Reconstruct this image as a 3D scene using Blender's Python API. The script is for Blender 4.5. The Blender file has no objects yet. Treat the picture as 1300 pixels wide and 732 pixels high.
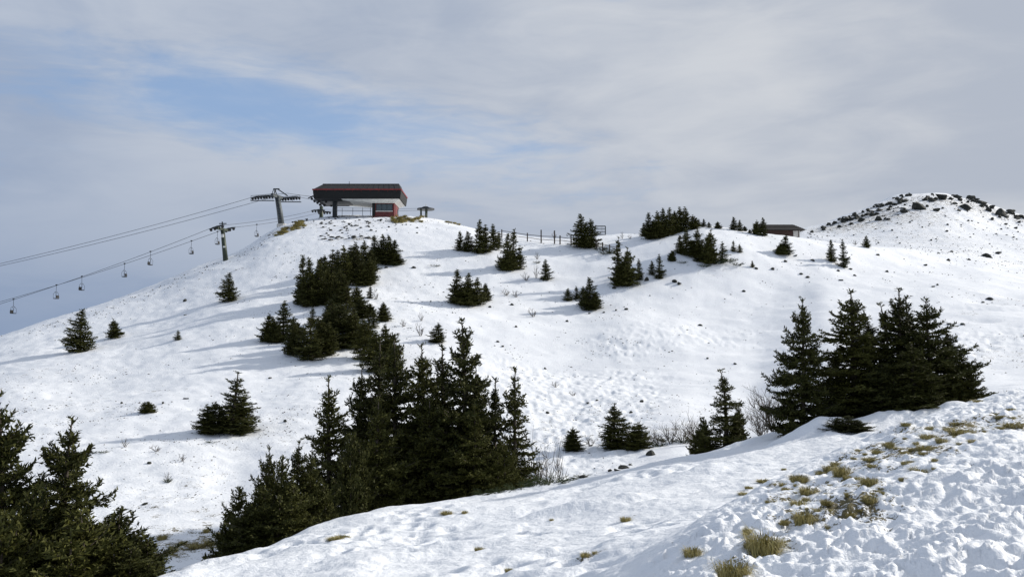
import bpy, math, random
import numpy as np
from mathutils import Vector

# ------------------------------------------------------------------ camera, sky, sun, exposure
R = math.radians
scene = bpy.context.scene
COL = scene.collection
FPX, CX, CY, HORIZON = 1126.0, 650.0, 366.0, 435.0      # focal length and centre, in photograph pixels
EYE = 1.65
PITCH = math.atan((HORIZON - CY) / FPX)
cam_data = bpy.data.cameras.new('camera')
cam_data.sensor_width = 36.0
cam_data.lens = 36.0 * FPX / 1300.0
cam_data.clip_start = 0.1
cam_data.clip_end = 80000.0
cam = bpy.data.objects.new('camera', cam_data)
COL.objects.link(cam)
cam.location = (0, 0, EYE)
cam.rotation_euler = (math.pi / 2 + PITCH, 0, 0)
scene.camera = cam

SUN_AZ, SUN_EL = R(70.0), R(27.0)                        # azimuth clockwise from the view direction (+Y)
sun_dir = Vector((math.cos(SUN_EL) * math.sin(SUN_AZ), math.cos(SUN_EL) * math.cos(SUN_AZ), math.sin(SUN_EL)))
sd = bpy.data.lights.new('sun', 'SUN')
sd.energy = 4.5
sd.angle = R(2.0)
sd.color = (1.0, 0.95, 0.87)
sun = bpy.data.objects.new('sun', sd)
COL.objects.link(sun)
sun.rotation_euler = (-sun_dir).to_track_quat('-Z', 'Y').to_euler()

scene.view_settings.view_transform = 'Standard'
scene.view_settings.look = 'None'
scene.view_settings.gamma = 1.0
scene.view_settings.exposure = 0.0
scene.view_settings.use_curve_mapping = False
scene.render.engine = 'CYCLES'
scene.cycles.use_denoising = True
scene.cycles.max_bounces = 6
scene.cycles.diffuse_bounces = 3
scene.cycles.glossy_bounces = 2
scene.cycles.sample_clamp_indirect = 4.0


class NT:
    """small helper for node trees"""
    def __init__(self, tree):
        self.t = tree
        self.n = tree.nodes
        self.l = tree.links

    def node(self, kind, **kw):
        nd = self.n.new(kind)
        for k, v in kw.items():
            if k.startswith('i_'):
                nd.inputs[k[2:].replace('_', ' ')].default_value = v
            else:
                setattr(nd, k, v)
        return nd

    def link(self, a, b):
        self.l.new(a, b)

    def val(self, x, sock):
        if isinstance(x, (int, float)):
            sock.default_value = x
        elif isinstance(x, tuple):
            sock.default_value = x
        else:
            self.l.new(x, sock)

    def math(self, op, a, b=0.0, c=0.0, clamp=False):
        nd = self.n.new('ShaderNodeMath')
        nd.operation = op
        nd.use_clamp = clamp
        self.val(a, nd.inputs[0]); self.val(b, nd.inputs[1]); self.val(c, nd.inputs[2])
        return nd.outputs[0]

    def dot(self, a, v):
        nd = self.n.new('ShaderNodeVectorMath')
        nd.operation = 'DOT_PRODUCT'
        self.l.new(a, nd.inputs[0]); nd.inputs[1].default_value = v
        return nd.outputs['Value']

    def mix(self, f, a, b):
        nd = self.n.new('ShaderNodeMix')
        nd.data_type = 'RGBA'
        self.val(f, nd.inputs[0])
        self.val(a if not isinstance(a, tuple) else tuple(a) + (1.0,) * (4 - len(a)), nd.inputs[6])
        self.val(b if not isinstance(b, tuple) else tuple(b) + (1.0,) * (4 - len(b)), nd.inputs[7])
        return nd.outputs[2]

    def noise(self, vec, scale, detail=4.0, rough=0.5, dist=0.0):
        nd = self.n.new('ShaderNodeTexNoise')
        nd.inputs['Scale'].default_value = scale
        nd.inputs['Detail'].default_value = detail
        nd.inputs['Roughness'].default_value = rough
        nd.inputs['Distortion'].default_value = dist
        if vec is not None:
            self.l.new(vec, nd.inputs['Vector'])
        return nd.outputs[0]

    def ramp(self, f, lo, hi, smooth=True):
        nd = self.n.new('ShaderNodeMapRange')
        nd.interpolation_type = 'SMOOTHSTEP' if smooth else 'LINEAR'
        self.val(f, nd.inputs[0])
        nd.inputs[1].default_value = lo; nd.inputs[2].default_value = hi
        return nd.outputs[0]

    def mapping(self, vec, scale=(1, 1, 1), rot=(0, 0, 0), loc=(0, 0, 0)):
        nd = self.n.new('ShaderNodeMapping')
        nd.inputs['Scale'].default_value = scale
        nd.inputs['Rotation'].default_value = rot
        nd.inputs['Location'].default_value = loc
        self.l.new(vec, nd.inputs['Vector'])
        return nd.outputs[0]


def pix_dir(px, py):
    u, v = (px - CX) / FPX, (CY - py) / FPX
    return Vector((u, math.cos(PITCH) - v * math.sin(PITCH), math.sin(PITCH) + v * math.cos(PITCH)))


world = bpy.data.worlds.new('World')
scene.world = world
world.use_nodes = True
W = NT(world.node_tree)
W.n.clear()
w_out = W.node('ShaderNodeOutputWorld')
w_bg = W.node('ShaderNodeBackground')
w_bg.inputs['Strength'].default_value = 0.1
W.link(w_bg.outputs[0], w_out.inputs[0])
tc = W.node('ShaderNodeTexCoord')
direction = tc.outputs['Generated']
sky = W.node('ShaderNodeTexSky')
sky.sky_type = 'NISHITA'
sky.sun_disc = False
sky.sun_elevation = SUN_EL
sky.sun_rotation = SUN_AZ
sky.altitude = 1600.0
sky.air_density = 1.0
sky.dust_density = 0.6
sky.ozone_density = 1.0
# thin layered cloud: streaks lie nearly flat and lean gently down to the right
lay = W.mapping(direction, scale=(1.0, 1.0, 3.4), rot=(0, R(9), 0))
n_big = W.noise(lay, 2.1, 3.0, 0.5, 0.4)
n_mid = W.noise(W.mapping(lay, loc=(3.1, 7.7, 1.3)), 5.5, 5.0, 0.55, 0.7)
n_fin = W.noise(W.mapping(lay, scale=(1, 1, 1.5), loc=(9.1, 2.7, 5.3)), 15.0, 4.0, 0.6, 0.5)
bright = W.math('ADD', W.math('MULTIPLY', n_big, 0.62), W.math('ADD', W.math('MULTIPLY', n_mid, 0.30), W.math('MULTIPLY', n_fin, 0.08)))
bright = W.ramp(bright, 0.38, 0.63)
# the veil is whiter towards the sun and bluer away from it
toward = W.ramp(W.dot(direction, (math.sin(SUN_AZ), math.cos(SUN_AZ), 0.25)), -0.45, 0.75, False)
cloud_dark = W.mix(toward, (2.95, 3.80, 5.40), (4.50, 4.95, 5.80))
cloud_lite = W.mix(toward, (4.40, 5.10, 6.35), (6.40, 6.62, 7.00))
cloud = W.mix(bright, cloud_dark, cloud_lite)
sepd = W.node('ShaderNodeSeparateXYZ'); W.link(direction, sepd.inputs[0])
low_away = W.math('MULTIPLY', W.ramp(sepd.outputs[2], 0.26, 0.0), W.math('SUBTRACT', 1.0, toward))
cloud = W.mix(W.math('MULTIPLY', low_away, 0.85), cloud, (2.15, 2.95, 4.50))
# rents in the veil through which the blue shows
g0 = pix_dir(370, 146).normalized()
ga = (pix_dir(620, 192).normalized() - pix_dir(120, 95).normalized()).normalized()
gb = g0.cross(ga).normalized()
gu = W.math('DIVIDE', W.dot(W.node('ShaderNodeVectorMath', operation='SUBTRACT').outputs[0], ga), 0.27)
sub = [n for n in W.n if n.bl_idname == 'ShaderNodeVectorMath' and n.operation == 'SUBTRACT'][0]
W.link(direction, sub.inputs[0]); sub.inputs[1].default_value = g0
gv = W.math('DIVIDE', W.dot(sub.outputs[0], gb), 0.046)
gd = W.math('SQRT', W.math('ADD', W.math('MULTIPLY', gu, gu), W.math('MULTIPLY', gv, gv)))
gd = W.math('ADD', gd, W.math('MULTIPLY', W.math('SUBTRACT', n_mid, 0.5), 2.2))
gd = W.math('ADD', gd, W.math('MULTIPLY', W.math('SUBTRACT', n_fin, 0.5), 1.2))
rent1 = W.ramp(gd, 1.5, 0.0)
fwd = W.ramp(W.dot(direction, tuple(g0)), 0.0, 0.4)
rent1 = W.math('MULTIPLY', rent1, fwd)
rent2 = W.ramp(W.noise(W.mapping(lay, loc=(21.0, 4.0, 8.0)), 2.6, 5.0, 0.55, 0.5), 0.60, 0.74)
rent = W.math('MAXIMUM', W.math('MULTIPLY', rent1, 0.80), W.math('MULTIPLY', rent2, 0.45))
blue = W.node('ShaderNodeVectorMath', operation='SCALE')
W.link(sky.outputs[0], blue.inputs[0]); blue.inputs[3].default_value = 1.6
blue_c = W.mix(0.7, blue.outputs[0], (2.35, 3.85, 6.5))
final = W.mix(rent, cloud, blue_c)
W.link(final, w_bg.inputs['Color'])

# ------------------------------------------------------------------ numeric noise
def _hash(ix, iy, seed):
    h = (ix.astype(np.int64) * 374761393 + iy.astype(np.int64) * 668265263 + seed * 1442695041) & 0xFFFFFFFF
    h = ((h ^ (h >> 13)) * 1274126177) & 0xFFFFFFFF
    h = ((h ^ (h >> 16)) * 2246822519) & 0xFFFFFFFF
    return ((h ^ (h >> 15)) & 0xFFFFFF) / float(0xFFFFFF)


def vnoise(x, y, seed=0):
    ix, iy = np.floor(x), np.floor(y)
    fx, fy = x - ix, y - iy
    fx = fx * fx * fx * (fx * (fx * 6 - 15) + 10)
    fy = fy * fy * fy * (fy * (fy * 6 - 15) + 10)
    a, b = _hash(ix, iy, seed), _hash(ix + 1, iy, seed)
    c, d = _hash(ix, iy + 1, seed), _hash(ix + 1, iy + 1, seed)
    return (a + (b - a) * fx) * (1 - fy) + (c + (d - c) * fx) * fy - 0.5


def fbm(x, y, octaves=4, seed=0, gain=0.5):
    s, a = 0.0, 1.0
    for k in range(octaves):
        c, sn = math.cos(0.7 * k), math.sin(0.7 * k)
        s = s + a * vnoise((x * c - y * sn) * 2 ** k + 17.3 * k, (x * sn + y * c) * 2 ** k - 9.1 * k, seed + k)
        a *= gain
    return s


def worley(x, y, seed=0):
    ix, iy = np.floor(x), np.floor(y)
    best = np.full(x.shape, 9.0)
    for dx in (-1, 0, 1):
        for dy in (-1, 0, 1):
            cx, cy = ix + dx, iy + dy
            px = cx + _hash(cx, cy, seed) * 0.9 + 0.05
            py = cy + _hash(cx, cy, seed + 77) * 0.9 + 0.05
            best = np.minimum(best, (px - x) ** 2 + (py - y) ** 2)
    return np.sqrt(best)


def crust(x, y, seed=0):
    """broken crust: every cell is a small tilted slab"""
    ix, iy = np.floor(x), np.floor(y)
    best = np.full(x.shape, 9.0); h = np.zeros(x.shape)
    for dx in (-1, 0, 1):
        for dy in (-1, 0, 1):
            cx, cy = ix + dx, iy + dy
            ox = x - (cx + _hash(cx, cy, seed) * 0.9 + 0.05); oy = y - (cy + _hash(cx, cy, seed + 77) * 0.9 + 0.05)
            d = ox * ox + oy * oy
            hh = _hash(cx, cy, seed + 11) - 0.5 + ox * (_hash(cx, cy, seed + 12) - 0.5) * 2.4 + oy * (_hash(cx, cy, seed + 13) - 0.5) * 2.4
            k = d < best
            best = np.where(k, d, best); h = np.where(k, hh, h)
    return h


def sstep(x, a, b):
    t = np.clip((x - a) / (b - a), 0, 1)
    return t * t * (3 - 2 * t)


def pchip(xk, yk, x):
    xk, yk, x = np.asarray(xk, float), np.asarray(yk, float), np.asarray(x, float)
    h = np.diff(xk); d = np.diff(yk) / h
    m = np.zeros_like(yk)
    for i in range(1, len(xk) - 1):
        if d[i - 1] * d[i] > 0:
            w1, w2 = 2 * h[i] + h[i - 1], h[i] + 2 * h[i - 1]
            m[i] = (w1 + w2) / (w1 / d[i - 1] + w2 / d[i])
    m[0], m[-1] = d[0], d[-1]
    i = np.clip(np.searchsorted(xk, x) - 1, 0, len(xk) - 2)
    t = np.clip((x - xk[i]) / h[i], 0, 1)
    return ((1 + 2 * t) * (1 - t) ** 2 * yk[i] + t * (1 - t) ** 2 * h[i] * m[i]
            + t * t * (3 - 2 * t) * yk[i + 1] + t * t * (t - 1) * h[i] * m[i + 1])


# ------------------------------------------------------------------ the lie of the land
# near bank, middle shelf, gully, main slope, crest, dip, far hill: (distance, sight line) down each bearing
PROFILE = {
    -400: [(5.0, 960), (6.2, 930), (7.2, 915), (8.0, 900), (9.0, 890), (16, 905), (26, 770), (44, 640), (66, 575), (90, 540), (110, 560), (150, 640), (260, 800)],
    0:    [(5.5, 900), (6.8, 875), (7.8, 860), (9.0, 845), (10.5, 830), (17, 885), (28, 705), (48, 548), (74, 468), (104, 426), (120, 445), (165, 520), (300, 640)],
    100:  [(5.7, 880), (7.0, 855), (8.2, 835), (9.8, 815), (12.0, 788), (18, 850), (30, 668), (52, 527), (80, 442), (112, 395), (130, 415), (170, 480), (300, 600)],
    200:  [(5.9, 865), (7.5, 830), (9.0, 795), (11.0, 765), (13.7, 733), (20, 790), (32, 645), (55, 507), (88, 410), (121, 361), (138, 372), (175, 440), (300, 580)],
    250:  [(6.0, 860), (7.8, 822), (9.3, 787), (11.5, 755), (14.5, 716), (21, 772), (33, 637), (56, 500), (90, 395), (125, 339), (140, 347), (176, 420), (300, 570)],
    300:  [(6.0, 857), (7.9, 818), (9.5, 782), (11.8, 747), (15.5, 704), (22, 750), (35, 625), (57, 493), (91, 384), (128, 320), (142, 328), (177, 405), (300, 565)],
    345:  [(6.0, 855), (8.0, 812), (9.6, 776), (12.0, 738), (16.5, 691), (23, 735), (36, 612), (58, 490), (92, 375), (131, 293), (146, 296), (178, 390), (300, 560)],
    395:  [(6.0, 852), (8.1, 800), (9.7, 764), (12.3, 726), (18.0, 669), (25, 716), (37, 603), (59, 483), (92, 371), (132, 281), (148, 281), (178, 375), (300, 560)],
    450:  [(6.0, 848), (8.2, 786), (9.8, 750), (12.6, 712), (19.5, 653), (27, 698), (38, 597), (60, 480), (92, 369), (132, 278), (150, 278), (178, 370), (300, 560)],
    507:  [(6.0, 840), (8.2, 775), (9.8, 742), (12.8, 705), (21.0, 645), (28, 684), (39, 590), (61, 479), (92, 371), (132, 277), (150, 278), (178, 360), (300, 560)],
    560:  [(6.0, 830), (8.2, 765), (9.8, 735), (13.0, 698), (22.0, 637), (29, 668), (40, 585), (62, 479), (92, 376), (131, 282), (148, 284), (178, 350), (300, 550)],
    634:  [(5.9, 825), (8.1, 760), (9.6, 728), (13.2, 685), (23.0, 625), (31, 650), (41, 579), (64, 482), (92, 384), (126, 296), (145, 304), (178, 350), (300, 540)],
    722:  [(5.8, 812), (8.0, 742), (9.5, 714), (13.6, 669), (23.6, 609), (32, 640), (42, 573), (65, 485), (92, 391), (124, 303), (145, 314), (178, 350), (300, 520)],
    795:  [(5.7, 790), (7.8, 714), (9.4, 692), (13.8, 652), (24.0, 592), (32, 632), (42, 569), (64, 485), (90, 393), (126, 299), (146, 312), (180, 350), (300, 500)],
    860:  [(5.5, 758), (7.6, 684), (9.4, 669), (14.2, 638), (24.5, 579), (32, 625), (42, 562), (63, 485), (90, 393), (122, 294), (142, 308), (190, 345), (300, 470)],
    893:  [(5.4, 744), (8.0, 657), (9.8, 655), (14.6, 630), (24.8, 573), (32, 618), (43, 557), (64, 483), (91, 392), (121, 287), (142, 305), (195, 340), (300, 450)],
    950:  [(5.2, 736), (8.8, 621), (11.0, 645), (16.0, 611), (25.2, 559), (33, 600), (44, 548), (65, 480), (92, 390), (121, 294), (145, 315), (205, 322), (300, 420)],
    1016: [(5.1, 733), (9.7, 590), (12.0, 640), (17.2, 592), (25.8, 538), (33.5, 580), (46, 525), (69, 450), (96, 372), (122, 301), (150, 318), (236, 298), (300, 420)],
    1053: [(5.0, 732), (10.3, 573), (12.6, 622), (18.0, 576), (26.2, 527), (34, 565), (48, 505), (72, 432), (100, 356), (122, 307), (155, 320), (238, 288), (300, 420)],
    1107: [(4.9, 732), (11.0, 549), (13.4, 595), (19.0, 561), (26.6, 521), (35, 550), (49, 497), (74, 422), (104, 353), (126, 313), (160, 321), (240, 268), (300, 410)],
    1151: [(4.8, 732), (11.6, 532), (14.4, 562), (20.0, 546), (26.8, 520), (35.5, 540), (50, 490), (75, 415), (106, 352), (130, 317), (165, 315), (243, 254), (300, 400)],
    1195: [(4.7, 732), (12.6, 518), (15.8, 540), (21.0, 535), (27.0, 517), (36, 529), (50, 489), (75, 411), (108, 351), (134, 322), (170, 311), (245, 249), (302, 400)],
    1240: [(4.6, 732), (13.8, 505), (17.3, 522), (22.0, 522), (27.3, 511), (36, 518), (49, 489), (75, 409), (110, 351), (138, 326), (175, 309), (246, 258), (304, 400)],
    1300: [(4.5, 732), (15.5, 492), (19.0, 502), (24.0, 506), (28.5, 500), (36, 503), (48, 488), (75, 409), (110, 358), (142, 334), (178, 312), (246, 278), (304, 400)],
    1420: [(4.4, 735), (17.0, 478), (20.5, 486), (25.0, 490), (30.0, 486), (37, 488), (48, 478), (75, 412), (110, 366), (142, 345), (178, 330), (250, 300), (340, 360)],
    1800: [(4.2, 745), (18.0, 470), (22.0, 473), (26.0, 474), (31.0, 470), (38, 470), (48, 464), (75, 430), (110, 395), (142, 380), (178, 370), (250, 350), (340, 400)],
}


def slope_of(py):
    d = pix_dir(CX, py)
    return d.z / d.y


cols = sorted(PROFILE)
th_c, lr_c, z_c = [], [], []
for c in cols:
    th_c.append(math.atan((c - CX) / FPX))
    lr, zz = [math.log(0.6)], [0.0]
    for (Yd, py) in PROFILE[c]:
        rr = Yd / math.cos(th_c[-1])
        lr.append(math.log(rr)); zz.append(EYE + slope_of(py) * Yd)
    lr.append(math.log(2500.0)); zz.append(-240.0)
    lr.append(math.log(60000.0)); zz.append(-260.0)
    lr_c.append(lr); z_c.append(zz)
# round behind the camera the ridge simply falls away gently
back_lr = [math.log(v) for v in (0.6, 5, 8, 11, 15, 20, 28, 40, 60, 90, 120, 160, 220, 320, 2500, 60000)]
back_z = [0.0, -0.1, -0.2, -0.4, -0.7, -1.0, -2.0, -3.5, -6, -10, -16, -26, -45, -75, -240, -260]
th_c = [-math.pi, -R(95)] + th_c + [R(95), math.pi]
lr_c = [back_lr, back_lr] + lr_c + [back_lr, back_lr]
z_c = [back_z, back_z] + z_c + [back_z, back_z]
th_c, lr_c, z_c = np.array(th_c), np.array(lr_c), np.array(z_c)
TAB_TH = np.concatenate([np.linspace(-math.pi, -R(40), 60)[:-1], np.linspace(-R(40), R(40), 641), np.linspace(R(40), math.pi, 60)[1:]])
TAB_LR = np.concatenate([np.linspace(math.log(0.6), math.log(340), 900)[:-1], np.linspace(math.log(340), math.log(60000), 50)])
K = lr_c.shape[1]
kn_lr = np.stack([pchip(th_c, lr_c[:, k], TAB_TH) for k in range(K)], 1)
kn_z = np.stack([pchip(th_c, z_c[:, k], TAB_TH) for k in range(K)], 1)
TAB = np.stack([pchip(kn_lr[i], kn_z[i], TAB_LR) for i in range(len(TAB_TH))], 0)
ker = np.exp(-0.5 * (np.arange(-6, 7) / 2.6) ** 2); ker /= ker.sum()
TAB[60:-60] = np.apply_along_axis(lambda v: np.convolve(np.pad(v, 6, 'edge'), ker, 'valid'), 0, TAB)[60:-60]
A_CREST = kn_lr[:, 2]
B_CREST = kn_lr[:, 5]


MOUNDS = [(40.5, 77, 2.2, 1.5, -0.40), (44, 84, 2.6, 1.8, -0.45), (49, 90, 3.0, 2.2, -0.45), (54, 96, 3.0, 2.5, -0.40), (1.3, 15.6, 1.0, 0.28, 0.13), (2.9, 12.4, 0.5, 0.18, 0.07), (-1.0, 13.2, 0.9, 0.22, 0.08), (0.4, 11.0, 0.4, 0.18, 0.05), (4.2, 18.5, 1.2, 0.3, 0.10), (7.7, 22.5, 0.9, 0.45, 0.36), (9.6, 22.9, 0.8, 0.4, 0.30), (11.2, 22.8, 0.7, 0.4, 0.26), (6.6, 25.2, 1.2, 0.4, 0.12), (-3.2, 21.2, 0.9, 0.35, 0.10), (-5.1, 18.5, 0.7, 0.3, 0.14),
          (-14.6, 129.5, 1.7, 1.8, 0.55), (-33.5, 129.5, 2.2, 1.8, 0.5), (13.0, 128.0, 3.0, 3.0, 0.3)]


def land(x, y):
    """height of the snow surface and the weights of the near bank and of the shelf"""
    x, y = np.atleast_1d(np.asarray(x, float)), np.atleast_1d(np.asarray(y, float))
    th = np.arctan2(x, y); r = np.maximum(np.hypot(x, y), 0.6); lr = np.log(r)
    i = np.clip(np.searchsorted(TAB_TH, th) - 1, 0, len(TAB_TH) - 2)
    j = np.clip(np.searchsorted(TAB_LR, lr) - 1, 0, len(TAB_LR) - 2)
    a = np.clip((th - TAB_TH[i]) / (TAB_TH[i + 1] - TAB_TH[i]), 0, 1)
    b = np.clip((lr - TAB_LR[j]) / (TAB_LR[j + 1] - TAB_LR[j]), 0, 1)
    z = (TAB[i, j] * (1 - b) + TAB[i, j + 1] * b) * (1 - a) + (TAB[i + 1, j] * (1 - b) + TAB[i + 1, j + 1] * b) * a
    ac = A_CREST[i] * (1 - a) + A_CREST[i + 1] * a
    bc = B_CREST[i] * (1 - a) + B_CREST[i + 1] * a
    wa = sstep(ac - lr, -0.12, 0.10) * sstep(th, R(3), R(15))
    wb = (1 - wa) * sstep(bc - lr, -0.15, 0.05)
    wc = np.clip(1 - wa - wb, 0, 1) * sstep(900 - r, 0, 500)
    # main slope: broad rolls, wind crust, trodden patches
    z = z + wc * (0.34 * fbm(x / 9, y / 9, 3, 11) * sstep(r, 30, 60) + 0.14 * fbm(x / 3.2, y / 2.2, 3, 21) + (0.035 + 0.04 * sstep(-x, 2, 14)) * fbm(x / 0.8, y / 0.6, 2, 31))
    far = sstep(r, 170, 230) * sstep(700 - r, 0, 300)
    z = z + far * (0.8 * fbm(x / 14, y / 14, 4, 41) + 0.35 * np.abs(fbm(x / 5, y / 5, 3, 44)))
    for (mx, my, ma, mb_, mh) in MOUNDS:
        near = (np.abs(x - mx) < 4 * ma) & (np.abs(y - my) < 4 * mb_)
        if near.any():
            z[near] += mh * np.exp(-((x[near] - mx) / ma) ** 2 - ((y[near] - my) / mb_) ** 2)
    trod = wc * sstep(fbm(x / 16, y / 16, 2, 51), 0.0, 0.25) * sstep(y, 30, 40) * sstep(95 - y, 0, 20) * sstep(x, -6, 2)
    z = z + trod * (0.11 * vnoise(x / 0.5, y / 0.6, 55) + 0.12 * vnoise(x / 0.26, y / 0.32, 56))
    # shelf: soft drifts drawn out along the wind
    u, v = x * 0.86 + y * 0.5, -x * 0.5 + y * 0.86
    z = z + wb * (0.14 * fbm(u / 2.6, v / 1.0, 3, 61) + 0.045 * fbm(x / 0.4, y / 0.4, 3, 66))
    k = wb > 0.02
    if k.any():
        pit = sstep(fbm(x[k] / 2.0, y[k] / 2.0, 2, 71), 0.05, 0.35)
        z[k] -= wb[k] * pit * 0.09 * np.exp(-(worley(x[k] / 0.42, y[k] / 0.42, 72) / 0.36) ** 2)
    # near bank: crusted and trodden into hand-sized lumps
    k = wa > 0.01
    if k.any():
        xa, ya = x[k], y[k]
        wx, wy = xa + 0.10 * vnoise(xa / 0.2, ya / 0.2, 83), ya + 0.10 * vnoise(xa / 0.2, ya / 0.2, 84)
        l1 = worley(wx / 0.26, wy / 0.26, 81)
        l2 = worley(wx / 0.12, wy / 0.12, 82)
        amp = 0.55 + 0.45 * sstep(fbm(xa / 1.6, ya / 1.6, 2, 85), -0.25, 0.25)
        l3 = worley(wx / 0.085, wy / 0.085, 87)
        foot = np.exp(-(worley(wx / 0.46, wy / 0.40, 88) / 0.24) ** 2)
        slab = crust(wx / 0.17, wy / 0.15, 89) * 0.024 + crust(wx / 0.085, wy / 0.08, 93) * 0.011
        lump = amp * (0.042 * sstep(l1, 0.05, 0.75) + 0.055 * np.clip(0.8 - l2, 0, 1) + 0.034 * np.clip(0.8 - l3, 0, 1) - 0.055 * foot + slab) + 0.06 * fbm(xa / 0.8, ya / 0.8, 4, 86)
        z[k] += wa[k] * (lump - 0.05)
    return z, wa, wb, wc


def ground(x, y):
    return float(land(x, y)[0][0])


def hit(px, py, ymin=30.0, ymax=330.0):
    """point of the ground on the line of sight through a photograph pixel"""
    d = pix_dir(px, py)
    ys = np.exp(np.linspace(math.log(ymin), math.log(ymax), 700))
    zz = land(d.x / d.y * ys, ys)[0]
    diff = EYE + d.z / d.y * ys - zz
    idx = np.where((diff[1:] <= 0) & (diff[:-1] > 0))[0]
    if len(idx) == 0:
        i = int(np.argmin(np.abs(diff))); Y = ys[i]
    else:
        i = int(idx[0]); t = diff[i] / (diff[i] - diff[i + 1]); Y = ys[i] + t * (ys[i + 1] - ys[i])
    X = d.x / d.y * Y
    return Vector((X, Y, ground(X, Y)))


def at(px, py, Y):
    d = pix_dir(px, py)
    return Vector((d.x / d.y * Y, Y, EYE + d.z / d.y * Y))


# ------------------------------------------------------------------ object helpers
def tag(o, label=None, cat=None, group=None, kind=None):
    if label: o['label'] = label
    if cat: o['category'] = cat
    if group: o['group'] = group
    if kind: o['kind'] = kind
    return o


def mesh_from(name, verts, faces, mats, smooth=False, mat_idx=None):
    me = bpy.data.meshes.new(name)
    verts = np.asarray(verts, dtype=np.float32)
    if isinstance(faces, np.ndarray):
        n, k = faces.shape
        me.vertices.add(len(verts)); me.vertices.foreach_set('co', verts.ravel())
        me.loops.add(n * k); me.loops.foreach_set('vertex_index', faces.astype(np.int32).ravel())
        me.polygons.add(n); me.polygons.foreach_set('loop_start', np.arange(0, n * k, k, dtype=np.int32))
        me.update(calc_edges=True)
    else:
        me.from_pydata(verts.tolist(), [], faces)
        me.update()
    for m in (mats if isinstance(mats, (list, tuple)) else [mats]):
        me.materials.append(m)
    if mat_idx is not None:
        me.polygons.foreach_set('material_index', mat_idx)
    if smooth:
        me.polygons.foreach_set('use_smooth', np.ones(len(me.polygons), dtype=bool))
    me.validate()
    return me


def link(name, me, parent=None, loc=None):
    o = bpy.data.objects.new(name, me)
    COL.objects.link(o)
    if parent: o.parent = parent
    if loc is not None: o.location = loc
    return o


def empty(name, loc):
    o = bpy.data.objects.new(name, None)
    o.empty_display_size = 0.2
    COL.objects.link(o)
    o.location = loc
    return o


class MB:
    """collects boxes, tubes and lofts into one mesh"""
    def __init__(self):
        self.v, self.f = [], []

    def add(self, vs, fs):
        b = len(self.v)
        self.v += [tuple(p) for p in vs]
        self.f += [tuple(b + i for i in f) for f in fs]
        return self

    def box(self, c, s, rz=0.0):
        cx, cy, cz = c; sx, sy, sz = s[0] / 2, s[1] / 2, s[2] / 2
        co, si = math.cos(rz), math.sin(rz)
        vs = []
        for z in (-sz, sz):
            for (x, y) in ((-sx, -sy), (sx, -sy), (sx, sy), (-sx, sy)):
                vs.append((cx + x * co - y * si, cy + x * si + y * co, cz + z))
        return self.add(vs, [(3, 2, 1, 0), (4, 5, 6, 7), (0, 1, 5, 4), (1, 2, 6, 5), (2, 3, 7, 6), (3, 0, 4, 7)])

    def tube(self, pts, radii, n=6, cap=True):
        pts = [Vector(p) for p in pts]
        if isinstance(radii, (int, float)): radii = [radii] * len(pts)
        vs, fs = [], []
        for i, p in enumerate(pts):
            d = (pts[min(i + 1, len(pts) - 1)] - pts[max(i - 1, 0)]).normalized()
            a = d.cross(Vector((0, 0, 1)) if abs(d.z) < 0.9 else Vector((1, 0, 0))).normalized()
            b = d.cross(a)
            for k in range(n):
                t = 2 * math.pi * k / n
                vs.append(p + (a * math.cos(t) + b * math.sin(t)) * radii[i])
        for i in range(len(pts) - 1):
            for k in range(n):
                fs.append((i * n + k, i * n + (k + 1) % n, (i + 1) * n + (k + 1) % n, (i + 1) * n + k))
        if cap:
            fs.append(tuple(reversed(range(n))))
            fs.append(tuple((len(pts) - 1) * n + k for k in range(n)))
        return self.add(vs, fs)

    def loft(self, rings, cap=True):
        n = len(rings[0]); vs = [p for r in rings for p in r]; fs = []
        for i in range(len(rings) - 1):
            for k in range(n):
                fs.append((i * n + k, i * n + (k + 1) % n, (i + 1) * n + (k + 1) % n, (i + 1) * n + k))
        if cap:
            fs.append(tuple(reversed(range(n)))); fs.append(tuple((len(rings) - 1) * n + k for k in range(n)))
        return self.add(vs, fs)

    def build(self, name, mat, parent=None, loc=None, smooth=False):
        me = mesh_from(name, self.v, self.f, mat, smooth)
        return link(name, me, parent, loc)


# ------------------------------------------------------------------ materials
def new_mat(name):
    m = bpy.data.materials.new(name)
    m.use_nodes = True
    t = NT(m.node_tree)
    t.bsdf = m.node_tree.nodes['Principled BSDF']
    return m, t


def plain(name, col, rough=0.6, metal=0.0, var=0.25, scale=3.0):
    m, t = new_mat(name)
    co = t.node('ShaderNodeTexCoord').outputs['Object']
    n = t.noise(co, scale, 5.0, 0.6)
    d = tuple(c * (1 - var) for c in col); l = tuple(min(1, c * (1 + var)) for c in col)
    t.link(t.mix(t.ramp(n, 0.3, 0.7), d, l), t.bsdf.inputs['Base Color'])
    t.bsdf.inputs['Roughness'].default_value = rough
    t.bsdf.inputs['Metallic'].default_value = metal
    b = t.node('ShaderNodeBump'); b.inputs['Strength'].default_value = 0.15; b.inputs['Distance'].default_value = 0.02
    t.link(n, b.inputs['Height']); t.link(b.outputs[0], t.bsdf.inputs['Normal'])
    return m


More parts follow.
